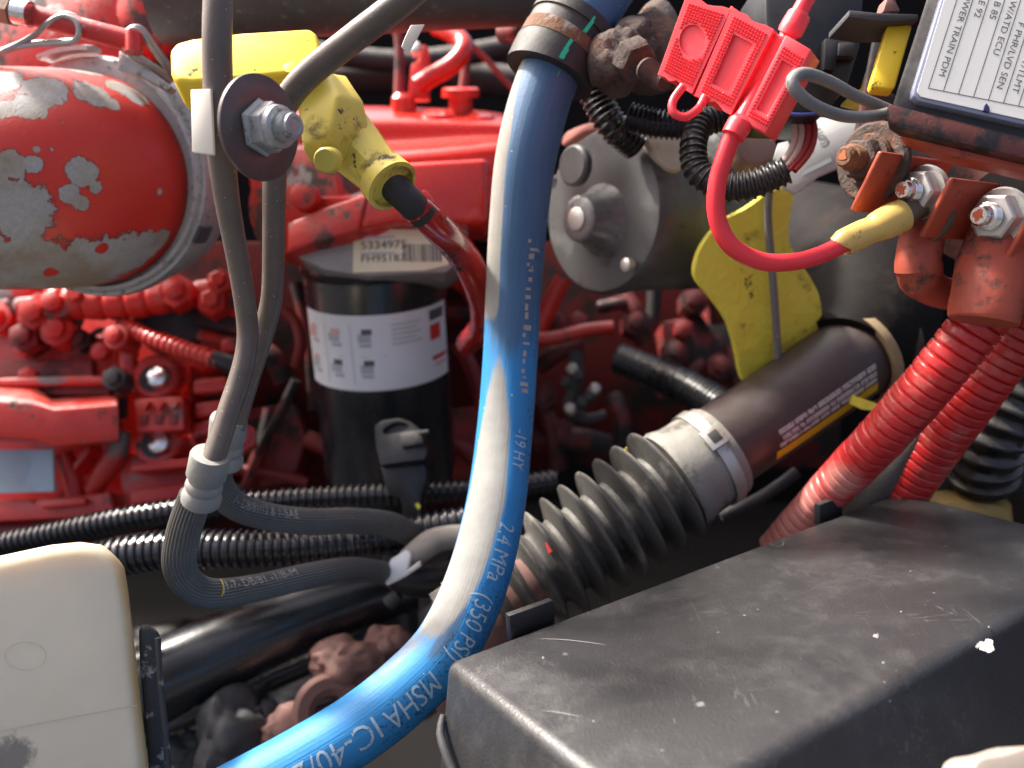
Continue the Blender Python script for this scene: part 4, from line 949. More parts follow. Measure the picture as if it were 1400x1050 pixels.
DN = Path([(462, 178, .500, 92), (486, 203, .492, 82), (508, 226, .485, 72), (531, 249, .478, 62)])
tube('plug_neck', None, m_yelold, dh, path=DN, segs=10, smooth=30, step=.006)
tube('neck_rib', [(500, 232, .470, 9), (518, 250, .472, 9)], m_yelold, dh, segs=8)
tube('neck_rib', [(478, 228, .474, 8), (505, 258, .476, 8)], m_yelold, dh, segs=8)
c, tg, n_, b_, r_ = DN.at(DN.L)
lathe('collar', c, tg, [(-.006, .0130), (-.005, .0146), (.004, .0152), (.0045, .0130), (.002, .0120)], m_yelold, dh, segs=40)
lathe('button', P(446, 219, .458), cdir(-.15, -.25, -.95), [(-.006, .0068), (.001, .0066), (.002, .0056)], m_yelold, dh, segs=24)
dt = T('dipstick_tube', 'dipstick tube, black sleeve then glossy red paint, below the yellow handle', 'pipe', P(655, 400, .7))
tube('black_sleeve', [(524, 242, .482, 42), (556, 272, .482, 41), (580, 296, .49, 40)], m_rubber, dt, segs=24)
tube('painted_tube', [(566, 282, .484, 43), (600, 312, .51, 43), (630, 345, .56, 43), (655, 390, .60, 41), (662, 440, .66, 38), (640, 470, .72, 34)], mat('dripped glossy red enamel', (.42, .018, .014), .2, layers=[((.03, .028, .028), 40, .56, .64, .4, 0)], coat=.6, bump=.5, bscale=120), dt, segs=24, lump=.06)
prism('paint_drips', [(572, 266), (580, 258), (590, 268), (594, 278), (612, 296), (606, 300), (590, 284), (578, 276)], plane(590, 280, .492), .004, m_redclean, dt, bevel=.001)
# ================================================================ filter
FA = V((0.03, 0, -1)).normalized()
FO = P(512, 372, .80)
R_ = 96*.80/F
ff = T('spin_on_filter', 'black spin on filter canister with white pictogram label', 'filter', FO+FA*.23)
lathe('canister', FO, FA, [(-.026, R_*.90), (-.024, R_*1.05), (-.018, R_*1.07), (-.008, R_*1.06), (-.003, R_), (.19, R_), (.215, R_*.9), (.225, R_*.6)], m_blackpaint, ff, segs=64)
def wrap(name, a0, a1, t0, t1, m, parent, r=R_+.0006, k=40, rows=6, **kw):
    # angle 0 faces the camera, + to the right
    f = (CAM-FO); f = (f-FA*f.dot(FA)).normalized(); s = f.cross(FA)
    if s.dot(RT) < 0: s = -s
    vs = []; fs = []
    for i in range(k+1):
        a = math.radians(a0+(a1-a0)*i/k)
        for j in range(rows+1): vs.append(FO+FA*(t0+(t1-t0)*j/rows)+(f*math.cos(a)+s*math.sin(a))*r)
    n = rows+1
    for i in range(k):
        for j in range(rows): a = i*n+j; fs.append((a, a+1, a+n+1, a+n))
    return add(name, vs, fs, m, parent, **kw)
LS = .007
lab = wrap('label', -73, 68, .016+LS, .084+LS, m_white, ff)
def mark(a0, a1, t0, t1, m, nm='pictogram'): return wrap(nm, a0, a1, t0+LS, t1+LS, m, lab, r=R_+.0010, k=4, rows=2)
for i in range(3):
    for j in range(2):
        a = -60+i*24; t = .026+j*.028
        mark(a-9+i*2, a+1+i*2, t+.006, t+.014, m_inkpale if (i+j) else m_inkpink)
        mark(a-6+i*2, a+2+i*2, t+.002, t+.007, m_ink if (i*j or i == 2) else m_inkpink)
        mark(a-4, a+5, t+.015, t+.018, m_inkpale)
for k in range(5): mark(9, 34-(k % 2)*4, .025+k*.0042, .0263+k*.0042, m_inkpale, 'fine_print')
for k in range(2): mark(-58+k*24+11, -57.4+k*24+11, .024, .078, m_inkpale, 'cell_line')
mark(-68, 4, .0525, .0531, m_inkpale, 'cell_line')
mark(43, 62, .020, .029, m_ink, 'brand_block'); mark(43, 56, .033, .047, m_inkred, 'brand_block'); mark(44, 64, .062, .066, m_inkred, 'brand_block'); mark(47, 62, .069, .072, m_inkpink, 'brand_block')
# filter head
fhd = T('filter_head', 'grey filter head with ivory barcode label above the black canister', 'filter head', FO)
lathe('head_casting', FO, FA, [(-.075, R_*.98), (-.055, R_*1.08), (-.031, R_*1.06), (-.027, R_)], m_redgrey, fhd, segs=56)
HPL = plane(545, 345, .722, (.06, .12, -1))
prism('head_face', [(405, 350), (440, 336), (500, 318), (560, 300), (640, 300), (640, 350), (610, 372), (500, 378), (440, 368)], (HPL[0]-HPL[1]*.002, HPL[1]), .06, mat('bare grey casting face', (.32, .31, .30), .55, .4, var=.3, bump=.3), fhd, bevel=.002)
bl_ = prism('barcode_label', [(483, 318), (520, 313), (606, 314), (614, 325), (614, 362), (580, 370), (482, 373)], HPL, .0012, m_ivory, fhd, bevel=.0004)
for (s, y, h) in (('5334975', 341, .0068), ('FH95187', 359, .0062)):
    text_plane('printed_text', s, HPL, (493, y), (30, -1), h, m_ink, bl_, sx=1.15, lift=.0006)
for y in (325, 347): strip('printed_text', (493, y), (540, y-1), HPL, 3, m_inkpale, bl_, lift=.0006)
x = 551; rr = random.Random(2)
while x < 606:
    wpx = rr.choice((1.2, 2, 3)); strip('barcode_bar', (x, 334), (x+1.5, 358), HPL, wpx, m_ink, bl_, lift=.0006); x += wpx+rr.choice((1.2, 2, 2.6))
prism('head_flange', [(488, 314), (540, 303), (600, 302), (668, 306), (668, 214), (560, 220), (516, 228), (500, 262)], plane(580, 265, .712, (.05, .12, -1)), .05, m_redclean, fhd, bevel=.006, bseg=4)
prism('head_shoulder', [(392, 346), (430, 332), (490, 315), (505, 262), (440, 284), (392, 304)], plane(440, 315, .706, (-.1, .2, -1)), .04, m_redflake, fhd, bevel=.003, bseg=3)
# ================================================================ red rocker cover
rc = T('rocker_cover', 'glossy bright red cast cover with raised ledge behind the dipstick plug', 'engine cover', P(540, 320, .84))
loft('casting', [[(330, 120, 1.02), (500, 122, 1.02), (640, 132, 1.02), (740, 138, 1.02)],
                 [(330, 160, .86), (500, 158, .86), (640, 162, .86), (740, 166, .86)], [(330, 166, .853), (500, 164, .853), (640, 168, .853), (740, 172, .853)],
                 [(330, 196, .855), (500, 196, .855), (640, 186, .855), (740, 180, .855)], [(330, 204, .85), (500, 202, .85), (640, 192, .85), (740, 186, .85)],
                 [(330, 222, .805), (500, 212, .805), (640, 198, .805), (740, 190, .805)], [(330, 230, .80), (500, 220, .80), (640, 204, .80), (740, 196, .80)],
                 [(330, 330, .81), (500, 322, .81), (640, 320, .81), (740, 315, .81)], [(330, 340, .83), (500, 330, .83), (640, 330, .83), (740, 325, .83)],
                 [(330, 345, 1.02), (500, 340, 1.02), (640, 340, 1.02), (740, 335, 1.02)]], m_redclean, rc, closed=True, subsurf=2)
lathe('filler_bolt', P(630, 148, .89), V((0, 0, 1)), [(-.01, .012), (.010, .012), (.0105, .019), (.018, .019), (.020, .016)], m_redclean, rc, segs=20)
lathe('cover_boss', P(600, 162, .88), V((0, 0, 1)), [(-.01, .022), (.004, .018), (.008, .010)], m_redclean, rc, segs=20)
lathe('cover_boss', P(655, 168, .88), V((0, 0, 1)), [(-.01, .018), (.006, .016), (.010, .008)], m_redclean, rc, segs=20)
lathe('cover_boss', P(552, 150, .90), V((0, 0, 1)), [(-.01, .014), (.012, .012), (.016, .008)], m_redclean, rc, segs=20)
rbk = T('lifting_bracket', 'red painted lifting bracket standing on the rocker cover', 'bracket', P(572, 135, .92))
prism('arm', [(557, 132), (562, 86), (572, 82), (574, 62), (580, 59), (586, 66), (586, 132)], plane(572, 100, .90), .02, m_redclean, rbk, bevel=.003)
lathe('bolt_head', P(568, 67, .89), cdir(-.2, .2, -1), [(-.004, .007), (.004, .0065), (.005, .005)], m_nut, rbk, segs=14)
tube('red_pipe', [(570, 118, .90, 26), (592, 104, .90, 26), (616, 90, .90, 26), (632, 72, .90, 25), (632, 56, .91, 24), (612, 44, .92, 23), (596, 38, .93, 22)], m_redclean, segs=20, label='curved red pipe above the rocker cover', cat='pipe', group='red pipes')
tube('thin_red_pipe', [(634, 50, .96, 9), (660, 76, .96, 9), (686, 104, .96, 9), (720, 140, .96, 9)], m_reddeep, segs=10, label='thin dark red pipe running down to the blue hose', cat='pipe', group='red pipes')
tube('thin_red_pipe', [(637, 60, .97, 14), (636, 100, .97, 14), (630, 140, .97, 14)], m_reddeep, segs=10, label='thin dark red upright pipe behind the filler bolt', cat='pipe', group='red pipes')
tube('thin_red_pipe', [(540, 34, .97, 14), (546, 60, .97, 14), (546, 130, .97, 16)], m_reddeep, segs=10, label='dark red upright pipe left of the lifting bracket', cat='pipe', group='red pipes')
# worn boss below the washer
wb = T('water_neck', 'worn red and black cast boss partly behind the steel tubes', 'casting', P(430, 300, .74))
lathe('boss', P(400, 275, .745), cdir(-.35, .05, -.93), [(-.05, .052), (-.01, .050), (.0, .044), (.004, .030)], m_redflake, wb, segs=40)
loft('arm', [[(395, 215, .76), (450, 225, .76), (520, 262, .77)], [(390, 240, .74), (450, 250, .735), (530, 285, .75)], [(390, 300, .74), (450, 312, .74), (520, 310, .755)], [(400, 330, .80), (450, 335, .80), (520, 330, .80)]], m_redflake, wb, closed=True)
lathe('pad', P(415, 268, .712), cdir(-.1, .05, -1), [(-.01, .012), (.002, .011), (.003, .008)], m_redflake, wb, segs=20)
# ================================================================ top cross bar
cbm = tube('frame_crossmember', [(215, 2, .66, 112), (400, -8, .66, 112), (600, -16, .66, 108), (760, -22, .66, 104)], m_bar, segs=40, label='black round crossmember with red overspray along the top edge', cat='crossmember')
tube('red_bracket', [(690, 45, .72, 30), (715, 40, .70, 30), (735, 20, .70, 26)], m_reddeep, segs=12, label='small dark red bracket left of the cushion clamp', cat='bracket')

# ================================================================ red engine block, left
eg = T('engine_block', 'grimy red painted engine block with covers and bolts at left', 'engine', P(150, 720, .9))
def slab(name, poly, d, th, m, par=eg, bev=.0022, n=(0, .2, -1), **kw):
    xs = sum(p[0] for p in poly)/len(poly); ys = sum(p[1] for p in poly)/len(poly)
    return prism(name, poly, plane(xs, ys, d, n), th, m, par, bevel=bev, bseg=3, **kw)
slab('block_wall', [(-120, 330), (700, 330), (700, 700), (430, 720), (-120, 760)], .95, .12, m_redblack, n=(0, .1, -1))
slab('block_deck', [(-120, 395), (310, 395), (330, 470), (300, 500), (255, 520), (258, 690), (170, 720), (-120, 735)], .90, .05, m_red, n=(0, .1, -1), bev=.008)
tube('oil_rail', [(-60, 425, .85, 42), (50, 420, .85, 40), (130, 415, .85, 42), (220, 410, .85, 40), (320, 398, .86, 42)], m_red, eg, ridge=(.024, .003, .4), segs=24)
tube('oil_rail', [(75, 412, .835, 44), (160, 414, .835, 48), (240, 404, .835, 46)], m_red, eg, ridge=(.02, .003, .5), segs=24)
for x, y, r in ((75, 415, 26), (105, 405, 20), (240, 398, 26), (290, 412, 22), (300, 385, 20)):
    lathe('casting_knob', P(x, y, .825), cdir(.1, .2, -1), [(-.02, r*.83/F), (.0, r*.80/F), (.002, r*.74/F), (.002, r*.46/F), (.010, r*.46/F), (.011, r*.38/F)], m_red, eg, segs=6)
cov = slab('side_cover', cr([(-60, 446), (-10, 446), (42, 450), (62, 466), (112, 469), (140, 457), (158, 472), (162, 500), (160, 545), (-60, 548)], 4, True), .855, .03, m_red, bev=.003)
tube('gasket_lip', [(-60, 440, .852, 7), (0, 441, .852, 7), (42, 444, .852, 8), (62, 460, .852, 8), (112, 463, .852, 8), (140, 451, .852, 8), (163, 468, .852, 9), (169, 500, .852, 10), (168, 540, .855, 14), (166, 570, .86, 18)], m_rubber, eg, segs=10)
slab('cover_step', [(-60, 494), (125, 490), (127, 520), (150, 524), (150, 540), (-60, 540)], .84, .03, m_reddeep, bev=.002)
slab('cover_ridge', [(-60, 518), (120, 512), (152, 516), (152, 526), (-60, 530)], .832, .02, m_red, bev=.003)
for x, y in ((34, 477), (138, 480)):
    lathe('cover_bolt', P(x, y, .845), cdir(0, .1, -1), [(-.004, .0085), (.005, .008), (.007, .005)], m_red, eg, segs=16)
loft('module_cover', [[(-60, 528, .83), (50, 532, .83), (72, 546, .83), (160, 540, .83)], [(-60, 540, .805), (45, 545, .805), (74, 556, .805), (161, 548, .805)], [(-60, 546, .80), (45, 551, .80), (74, 560, .80), (162, 553, .80)],
      [(-60, 596, .80), (45, 602, .80), (74, 611, .80), (163, 602, .80)], [(-60, 600, .81), (45, 606, .81), (74, 614, .81), (163, 606, .81)], [(-60, 600, .88), (45, 606, .88), (74, 614, .88), (163, 606, .88)], [(-60, 528, .88), (50, 532, .88), (72, 546, .88), (160, 540, .88)]], m_red, eg, closed=True, subsurf=0, bevel=.002)
dp = slab('data_plate', [(-60, 616), (72, 614), (74, 672), (-60, 676)], .835, .004, m_bluelabel, bev=.0005)
DPL = plane(10, 645, .8335, (0, .2, -1))
for k in range(8): strip('fine_print', (-40, 621+k*6.5), (30+(k*37 % 13), 620+k*6.5), DPL, 2.4, m_inkpale, dp, lift=.0008)
slab('lower_rail', [(-60, 684), (40, 682), (48, 688), (52, 682), (110, 678), (150, 672), (156, 700), (100, 708), (-60, 716)], .84, .04, m_red)
slab('lower_rail_lip', [(56, 684), (116, 680), (118, 690), (56, 696)], .832, .01, m_red)
tube('lower_rail', [(-60, 730, .86, 30), (60, 722, .86, 30), (130, 716, .86, 28)], m_reddeep, eg, segs=16)
tube('casting_rib', [(85, 620, .86, 26), (98, 650, .86, 26), (104, 678, .86, 26)], m_redgrey, eg, segs=14)
tube('casting_rib', [(170, 590, .86, 26), (160, 620, .86, 30), (142, 645, .86, 30), (126, 672, .86, 26)], m_redgrey, eg, segs=16)
slab('relay_module', [(183, 545), (250, 541), (252, 588), (185, 592)], .825, .03, m_red)
for x in (197, 217, 237):
    slab('module_slot', [(x-6, 566), (x+5, 566), (x+5, 580), (x-6, 580)], .8225, .004, m_reddeep, bev=.0008)
    slab('module_rib', [(x-9, 549), (x+8, 549), (x, 561)], .820, .006, m_red, bev=.001)
for (x, y) in ((215, 517), (217, 607)):
    lathe('mount_lug', P(x, y, .845), cdir(0, .15, -1), [(-.02, .023), (.004, .022), (.007, .019)], m_red, eg, segs=28)
    lathe('lug_hole', P(x-6, y+1, .838), cdir(0, .15, -1), [(-.004, .013), (.0005, .013)], m_black, eg, segs=20)
    b_ = lathe('lug_bolt', P(x+2, y-1, .834), cdir(-.1, .2, -1), [(-.006, .0115), (.001, .0115), (.005, .009), (.007, .004)], m_bright, eg, segs=20)
slab('lower_plate', [(160, 622), (256, 612), (262, 690), (170, 700)], .86, .03, m_redgrey)
tube('sensor_cable', [(165, 440, .84, 20), (205, 462, .82, 24), (250, 478, .81, 27), (300, 494, .80, 26)], mat('red sprayed loom', (.55, .03, .02), .28, coat=.4, bump=.6, bscale=90), eg, ridge=(.007, .0018), segs=20)
tube('cable_end', [(292, 490, .80, 24), (320, 500, .80, 26), (345, 506, .81, 26)], m_black, eg, segs=14)
lathe('bare_boss', P(230, 432, .86), cdir(.1, .2, -1), [(-.02, .036), (.0, .034), (.006, .022)], m_castgrey, eg, segs=24)
lathe('bare_boss', P(72, 430, .845), cdir(.1, .5, -1), [(-.01, .026), (.0, .024), (.003, .012)], m_castgrey, eg, segs=24)
tube('harness_arm', [(180, 455, .85, 26), (176, 500, .85, 26), (190, 535, .85, 24)], m_red, eg, segs=14)
for (x0, y0, x1, y1) in ((262, 528, 310, 524), (264, 560, 305, 556), (300, 470, 330, 468), (262, 588, 300, 580)):
    slab('coil_block', [(x0, y0-10), (x1, y1-11), (x1+2, y1+10), (x0, y0+12)], .845, .03, m_red, bev=.004)
tube('return_pipe', [(388, 425, .84, 16), (404, 440, .84, 16), (411, 470, .84, 16), (405, 500, .85, 15)], m_reddeep, eg, segs=14)
tube('return_pipe', [(405, 520, .88, 14), (380, 570, .88, 14), (350, 620, .88, 14)], m_reddeep, eg, segs=12)
# denser castings, studs and lines on the block
rr = random.Random(21)
for i in range(13):
    x = rr.uniform(-10, 330); y = rr.choice((400, 432, 456, 508, 522, 556, 600, 628, 650, 664))+rr.uniform(-8, 8)
    if (160 < x < 262 and 500 < y < 625) or (x < 90 and y > 590): continue
    r = rr.uniform(.005, .011); m_ = rr.choice((m_red, m_red, m_reddeep, m_redgrey, m_castgrey))
    lathe('casting_bolt', P(x, y, rr.uniform(.815, .84)), cdir(rr.uniform(-.2, .2), .2, -1), [(-.03, r*1.5), (-.004, r*1.5), (-.003, r), (.004, r), (.005, r*.7)], m_, eg, segs=rr.choice((6, 6, 16)))
for (x0, y0, x1, y1, w_) in ((262, 430, 330, 446, 22), (268, 455, 330, 470, 16), (255, 600, 320, 640, 18), (262, 630, 300, 690, 22), (180, 640, 258, 632, 12), (180, 680, 258, 668, 20), (100, 640, 120, 610, 14), (60, 398, 120, 388, 24), (-20, 398, 40, 392, 26), (260, 505, 262, 600, 12)):
    slab('casting_rib', [(x0, y0-w_/2), (x1, y1-w_/2), (x1+3, y1+w_/2), (x0-2, y0+w_/2)], rr.uniform(.825, .86), .03, rr.choice((m_red, m_redgrey, m_reddeep)), bev=.0018)
for (x0, y0, x1, y1, w_, m_) in ((405, 388, 430, 560, 18, m_reddeep), (620, 380, 655, 420, 26, m_red), (610, 430, 660, 440, 22, m_reddeep), (625, 470, 660, 560, 20, m_reddeep), (600, 600, 660, 640, 24, m_reddeep), (370, 560, 330, 680, 20, m_reddeep), (420, 600, 500, 650, 26, m_reddeep), (345, 470, 390, 520, 30, m_reddeep), (300, 640, 420, 660, 16, m_reddeep)):
    tube('casting_rib', [(x0, y0, .90, w_), ((x0+x1)/2+6, (y0+y1)/2-4, .895, w_), (x1, y1, .90, w_)], m_, eg, segs=14)
slab('block_pad', [(330, 560), (400, 550), (420, 600), (400, 660), (330, 670)], .92, .05, m_reddeep)
slab('block_pad', [(610, 560), (680, 550), (690, 650), (615, 655)], .93, .05, m_reddeep)
# dark engine parts in the middle
ed = T('engine_flywheel_housing', 'dark red engine casting deep in shade below the starter motor', 'engine casting', P(860, 520, 1.0))
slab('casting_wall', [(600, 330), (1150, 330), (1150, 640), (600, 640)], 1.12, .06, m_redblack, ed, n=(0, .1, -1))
tube('orange_pipe', [(770, 380, .92, 26), (745, 430, .92, 27), (728, 470, .92, 26)], m_red, ed, segs=14)
tube('orange_pipe', [(720, 465, .90, 20), (760, 462, .90, 21), (800, 452, .90, 20), (838, 448, .90, 20)], m_red, ed, segs=14)
tube('casting_rib', [(895, 390, 1.0, 20), (893, 430, 1.0, 20), (885, 455, 1.0, 20)], m_reddeep, ed, segs=12)
slab('casting_pad', [(905, 440), (960, 430), (985, 470), (975, 510), (915, 505)], 1.0, .05, m_reddeep, ed)
slab('casting_pad', [(960, 400), (1010, 420), (1020, 510), (980, 530)], 1.02, .05, m_reddeep, ed)
for (x, y, d) in ((790, 440, .95), (760, 440, .95), (935, 450, .98)):
    lathe('casting_bolt', P(x, y, d), cdir(0, .2, -1), [(-.01, .012), (.004, .011), (.006, .007)], m_reddeep, ed, segs=6)
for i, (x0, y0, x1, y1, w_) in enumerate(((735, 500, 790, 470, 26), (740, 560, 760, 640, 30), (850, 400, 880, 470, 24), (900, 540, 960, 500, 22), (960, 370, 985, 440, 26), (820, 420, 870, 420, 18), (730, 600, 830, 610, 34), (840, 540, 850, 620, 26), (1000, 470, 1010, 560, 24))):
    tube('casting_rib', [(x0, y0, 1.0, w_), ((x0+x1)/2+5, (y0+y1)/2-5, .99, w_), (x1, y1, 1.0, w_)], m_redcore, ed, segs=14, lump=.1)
for (x, y) in ((745, 540), (880, 500), (925, 480), (950, 410), (870, 440), (985, 500), (770, 590)):
    lathe('casting_bolt', P(x, y, .985), cdir(0, .2, -1), [(-.03, .016), (.0, .016), (.001, .010), (.008, .010), (.009, .007)], m_redcore, ed, segs=6)
# greasy linkage
gl = T('linkage', 'greasy metal linkage with small pale highlights in the dark centre', 'linkage', P(800, 570, .95))
rr = random.Random(4)
tube('link', [(785, 480, .95, 18), (790, 520, .95, 18), (780, 555, .95, 22), (800, 572, .95, 14), (828, 566, .95, 12)], m_castgrey, gl, segs=12, lump=.2)
for i in range(7):
    lathe('pin', P(772+rr.uniform(0, 45), 505+i*9, .93), cdir(rr.uniform(-.4, .4), .4, -1), [(-.006, .006), (.003, .006), (.005, .004)], m_nut if i % 3 == 0 else m_castgrey, gl, segs=10)
# ================================================================ looms, clip and pipes under the hoses
m_loomblue = mat('glossy black loom', (.016, .017, .022), .22, var=.2, bump=.05, spec=.8)
loom([(-40, 752, .76, 32), (60, 732, .75, 33), (160, 712, .74, 36), (280, 692, .735, 34), (400, 682, .735, 32), (520, 676, .74, 32), (660, 668, .75, 32), (760, 655, .76, 32)], 'long glossy black corrugated loom, upper one behind the rubber hoses', m=m_loomblue, pitch=.0062, amp=.0022)
loom([(60, 790, .70, 56), (150, 764, .69, 56), (230, 752, .685, 56), (330, 750, .68, 54), (440, 745, .68, 52), (560, 728, .69, 48), (700, 700, .70, 46)], 'long glossy black corrugated loom, lower thicker one behind the rubber hoses', m=m_loomblue, pitch=.0066, amp=.0024)
hc = T('harness_clip', 'black plastic harness clip holding the upper loom below the filter', 'clip', P(548, 700, .70))
CP = plane(545, 610, .70, (-.15, .35, -.92))
prism('head', [(512, 582), (522, 575), (545, 571), (560, 576), (566, 580), (578, 590), (584, 620), (580, 628), (520, 636), (514, 610)], CP, .03, m_black, hc, bevel=.003, hole=cr([(524, 588), (540, 578), (556, 580), (556, 588), (540, 592), (528, 594)], 3, True), hdepth=.006)
prism('latch', [(545, 592), (574, 586), (580, 606), (548, 612)], (CP[0]+CP[1]*.006, CP[1]), .012, m_blackdust, hc, bevel=.002)
tube('pin', [(574, 592, .69, 7), (586, 590, .688, 6)], m_castgrey, hc, segs=8)
prism('stalk', [(518, 636), (580, 628), (586, 650), (576, 680), (578, 715), (552, 720), (548, 682), (530, 676)], plane(550, 670, .705, (0, .1, -1)), .02, m_black, hc, bevel=.003)
prism('yellow_dot', [(567, 690), (571, 687), (575, 692), (572, 697)], plane(571, 692, .703), .002, m_yelflat, hc)
# sleeve and white plastic tag
tube('fabric_sleeve', [(556, 766, .66, 30), (580, 748, .66, 36), (602, 737, .665, 34), (640, 734, .67, 32), (690, 738, .68, 30)], mat('beige woven sleeve', (.34, .31, .27), .9, var=.2, vscale=60, bump=.5, bscale=500), label='beige woven cable sleeve disappearing behind the blue hose', cat='cable sleeve', segs=20, lump=.08)
wt = T('plastic_tie', 'white plastic cable tie tab at the end of the rubber hoses', 'cable tie', P(550, 780, .645))
prism('tab', [(534, 764), (556, 751), (562, 758), (556, 780), (526, 797), (524, 790)], plane(545, 774, .645, (-.2, .3, -.93)), .005, m_white, wt, bevel=.001)
prism('strap', [(526, 797), (556, 780), (574, 768), (576, 774), (556, 788), (530, 801)], plane(550, 785, .643), .006, m_whitel, wt, bevel=.0006)
tube('black_clamp', [(520, 770, .68, 46), (560, 790, .68, 50), (610, 790, .69, 56)], m_black, segs=14, label='black rubber clamp block behind the white cable tie', cat='clamp')
tube('steel_pin', [(545, 812, .68, 18), (530, 826, .68, 20)], m_castgrey, segs=12, label='small dull steel pin below the white cable tie', cat='pin')
tube('black_pipe', [(110, 985, .70, 120), (230, 925, .72, 112), (360, 866, .75, 100), (470, 824, .78, 90), (560, 795, .80, 82)], m_blackpaint, segs=40, label='thick glossy black pipe between reservoir and blue hose', cat='pipe')
tube('black_rail', [(180, 1010, .78, 40), (320, 948, .80, 38), (420, 905, .82, 36), (540, 850, .84, 34)], m_blackpaint, segs=20, label='slim black rail below the thick black pipe', cat='rail')
tube('black_upright', [(540, 800, .80, 60), (545, 860, .80, 58), (560, 900, .82, 58)], m_black, segs=20, label='black upright post beside the blue hose', cat='post')
# castings at the bottom
cy = T('rusty_yoke', 'pinkish rusty cast yoke lying below the black pipe', 'casting', P(480, 930, .74))
loft('jaw', [[(425, 922, .74), (455, 892, .73), (505, 870, .74), (555, 868, .76)], [(428, 940, .72), (460, 915, .71), (510, 890, .72), (560, 880, .74)], [(445, 948, .73), (480, 935, .72), (520, 912, .73), (560, 900, .75)], [(445, 945, .78), (480, 930, .78), (520, 905, .78), (560, 890, .78)]], m_castpink, cy, closed=True)
loft('lug', [[(505, 868, .73), (530, 860, .73), (560, 868, .74)], [(515, 890, .72), (545, 885, .71), (575, 895, .72)], [(530, 905, .74), (555, 910, .74), (585, 920, .75)], [(520, 890, .79), (545, 890, .79), (575, 900, .79)]], m_castpink, cy, closed=True)
cr_ = T('rusty_ring', 'brown rusted cast ring lug touching the blue hose near the bottom', 'casting', P(440, 990, .70))
lathe('ring', P(452, 975, .69), cdir(.35, .35, -.86), [(-.02, .012), (-.02, .026), (.0, .030), (.006, .026), (.006, .018), (.002, .013), (-.02, .012)], m_castpink, cr_, close=False, segs=36)
loft('arm', [[(360, 1000, .70), (400, 965, .69), (440, 945, .70), (490, 938, .72)], [(350, 1030, .68), (400, 1000, .67), (440, 985, .69), (500, 960, .71)], [(340, 1060, .70), (400, 1040, .70), (440, 1020, .71), (500, 990, .73)], [(340, 1040, .76), (400, 1020, .76), (440, 990, .77), (500, 960, .78)]], m_castpink, cr_, closed=True)
gb = T('grey_casting', 'dull grey cast lump in shadow beside the reservoir bracket', 'casting', P(320, 1020, .74))
loft('lobe', [[(240, 1040, .76), (290, 975, .75), (330, 945, .75), (362, 940, .76)], [(250, 1070, .72), (300, 1010, .71), (345, 965, .71), (368, 955, .73)], [(300, 1090, .73), (340, 1040, .71), (370, 1000, .72), (372, 970, .74)], [(300, 1080, .80), (340, 1010, .80), (370, 980, .80), (372, 950, .80)]], m_castgrey, gb, closed=True)
loft('ear', [[(355, 970, .75), (370, 958, .75), (388, 965, .76)], [(350, 1000, .73), (372, 985, .72), (392, 990, .74)], [(345, 1030, .74), (370, 1015, .73), (388, 1015, .75)], [(350, 1010, .79), (372, 990, .79), (390, 990, .79)]], m_castgrey, gb, closed=True)
loft('foot', [[(235, 1010, .74), (252, 1000, .74), (272, 1004, .75)], [(235, 1025, .72), (255, 1018, .71), (275, 1020, .73)], [(238, 1042, .74), (255, 1040, .73), (270, 1035, .75)], [(240, 1020, .78), (255, 1020, .78), (270, 1015, .78)]], m_castgrey, gb, closed=True)
rock('lump', 478, 905, .72, 120, 75, 3, m_castpink, cy); rock('lump', 530, 880, .73, 80, 60, 4, m_castpink, cy)
rock('lump', 400, 1000, .70, 110, 80, 5, m_castpink, cr_); rock('lump', 505, 960, .72, 70, 60, 6, m_castgrey, cr_)
rock('lump', 318, 1010, .71, 110, 150, 7, m_castgrey, gb); rock('lump', 362, 995, .72, 70, 80, 8, m_castgrey, gb); rock('lump', 250, 1025, .73, 70, 60, 9, m_castgrey, gb)
st_ = T('steering_knuckle', 'dark grimy casting low in the shadow behind the blue hose bend', 'casting', P(420, 1040, .85))
for i, (x, y, a, b_) in enumerate(((440, 950, 160, 90), (560, 930, 120, 110), (300, 960, 160, 110), (230, 890, 150, 90), (620, 870, 110, 150), (400, 870, 150, 80))):
    rock('lump', x, y, .90+.02*(i % 3), a, b_, 11+i, m_blackdust if i % 2 else m_castgrey, st_)
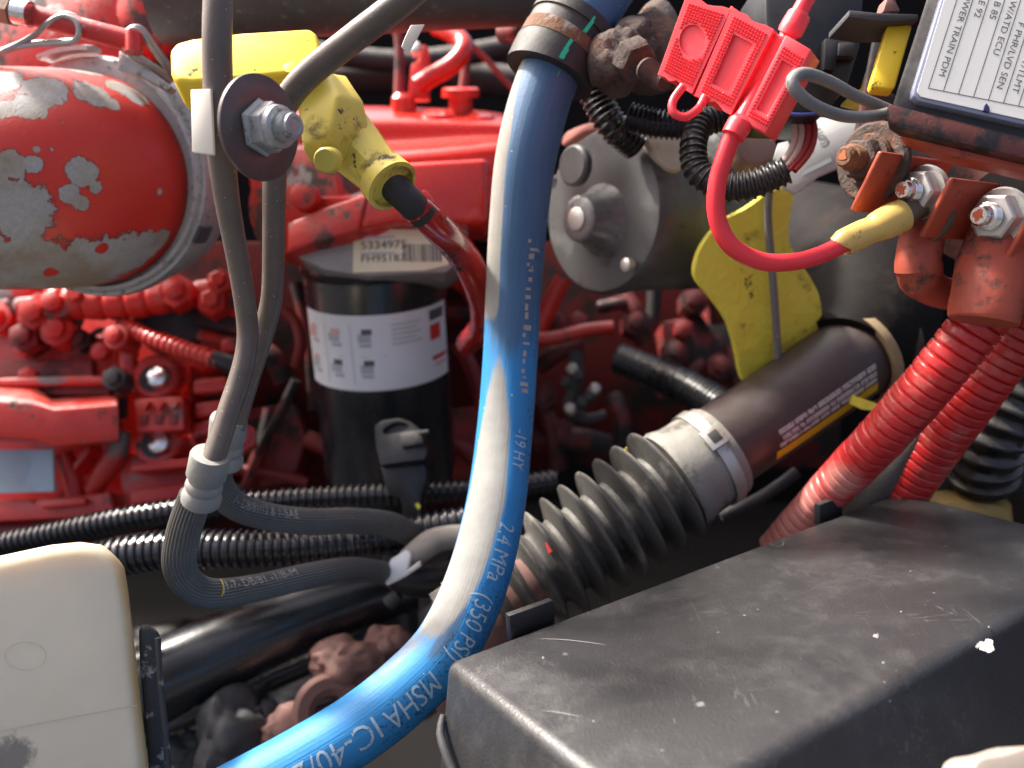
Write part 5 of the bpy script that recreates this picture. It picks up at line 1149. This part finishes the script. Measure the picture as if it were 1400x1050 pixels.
# ================================================================ reservoir
rv = T('fluid_reservoir', 'cream translucent plastic fluid reservoir in the lower left corner', 'reservoir', P(90, 1050, .45))
prism('tank', [(-140, 800), (-60, 772), (0, 757), (70, 742), (110, 738), (140, 742), (160, 754), (172, 774), (178, 810), (186, 880), (194, 950), (203, 1030), (210, 1110), (-140, 1110)], RPL, .10, m_resv, rv, bevel=.016, bseg=6, smooth=60, taper=.92)
cc = [onp(35+28*math.cos(t)*1.0, 897+19*math.sin(t), RPL) for t in [2*math.pi*i/40 for i in range(41)]]
vs = []; fs = []
ctr_ = onp(35, 897, RPL)
for p in cc:
    d_ = (p-ctr_).normalized(); vs += [p+d_*.0001+RPL[1]*.0003, p-d_*.0001+RPL[1]*.0003]
for i in range(40): fs.append((2*i, 2*i+1, 2*i+3, 2*i+2))
add('mould_ring', vs, fs, mat('faint mould line', (.42, .39, .30), .6, bump=0), rv)
for i, (x0, y0, x1, y1) in enumerate(((-40, 1008, 70, 986), (70, 986, 188, 964))):
    strip('mould_seam', (x0, y0), (x1, y1), RPL, 1.0, mat('faint seam', (.44, .41, .32), .6, bump=0), rv)
rk = T('reservoir_bracket', 'worn black channel bracket edge beside the cream reservoir', 'bracket', P(225, 1040, .46))
m_wornblk = mat('scuffed black bracket', (.03, .03, .032), .5, var=.3, layers=[((.30, .29, .27), 60, .55, .62, .7, 0)], bump=.4)
prism('channel', [(190, 862), (200, 858), (214, 862), (219, 872), (221, 930), (228, 1000), (234, 1080), (206, 1080), (198, 980), (192, 920)], plane(210, 960, .450, (.40, .1, -.92)), .012, m_wornblk, rk, bevel=.002)
tube('bead', [(216, 872, .442, 8), (219, 930, .441, 8), (226, 1000, .44, 9), (232, 1080, .44, 9)], m_wornblk, rk, segs=10)
for (pts, lb) in (([(420, 70, 1.2, 30), (560, 84, 1.2, 30), (720, 60, 1.2, 30)], 'upper dull black hose against the far bay wall'), ([(430, 110, 1.25, 44), (600, 104, 1.25, 44), (740, 118, 1.25, 44)], 'lower dull black hose against the far bay wall')):
    tube('black_hose', pts, m_rubber, segs=16, step=.01, label=lb, cat='hose', group='hoses on the far wall')
bpy.context.view_layer.update()
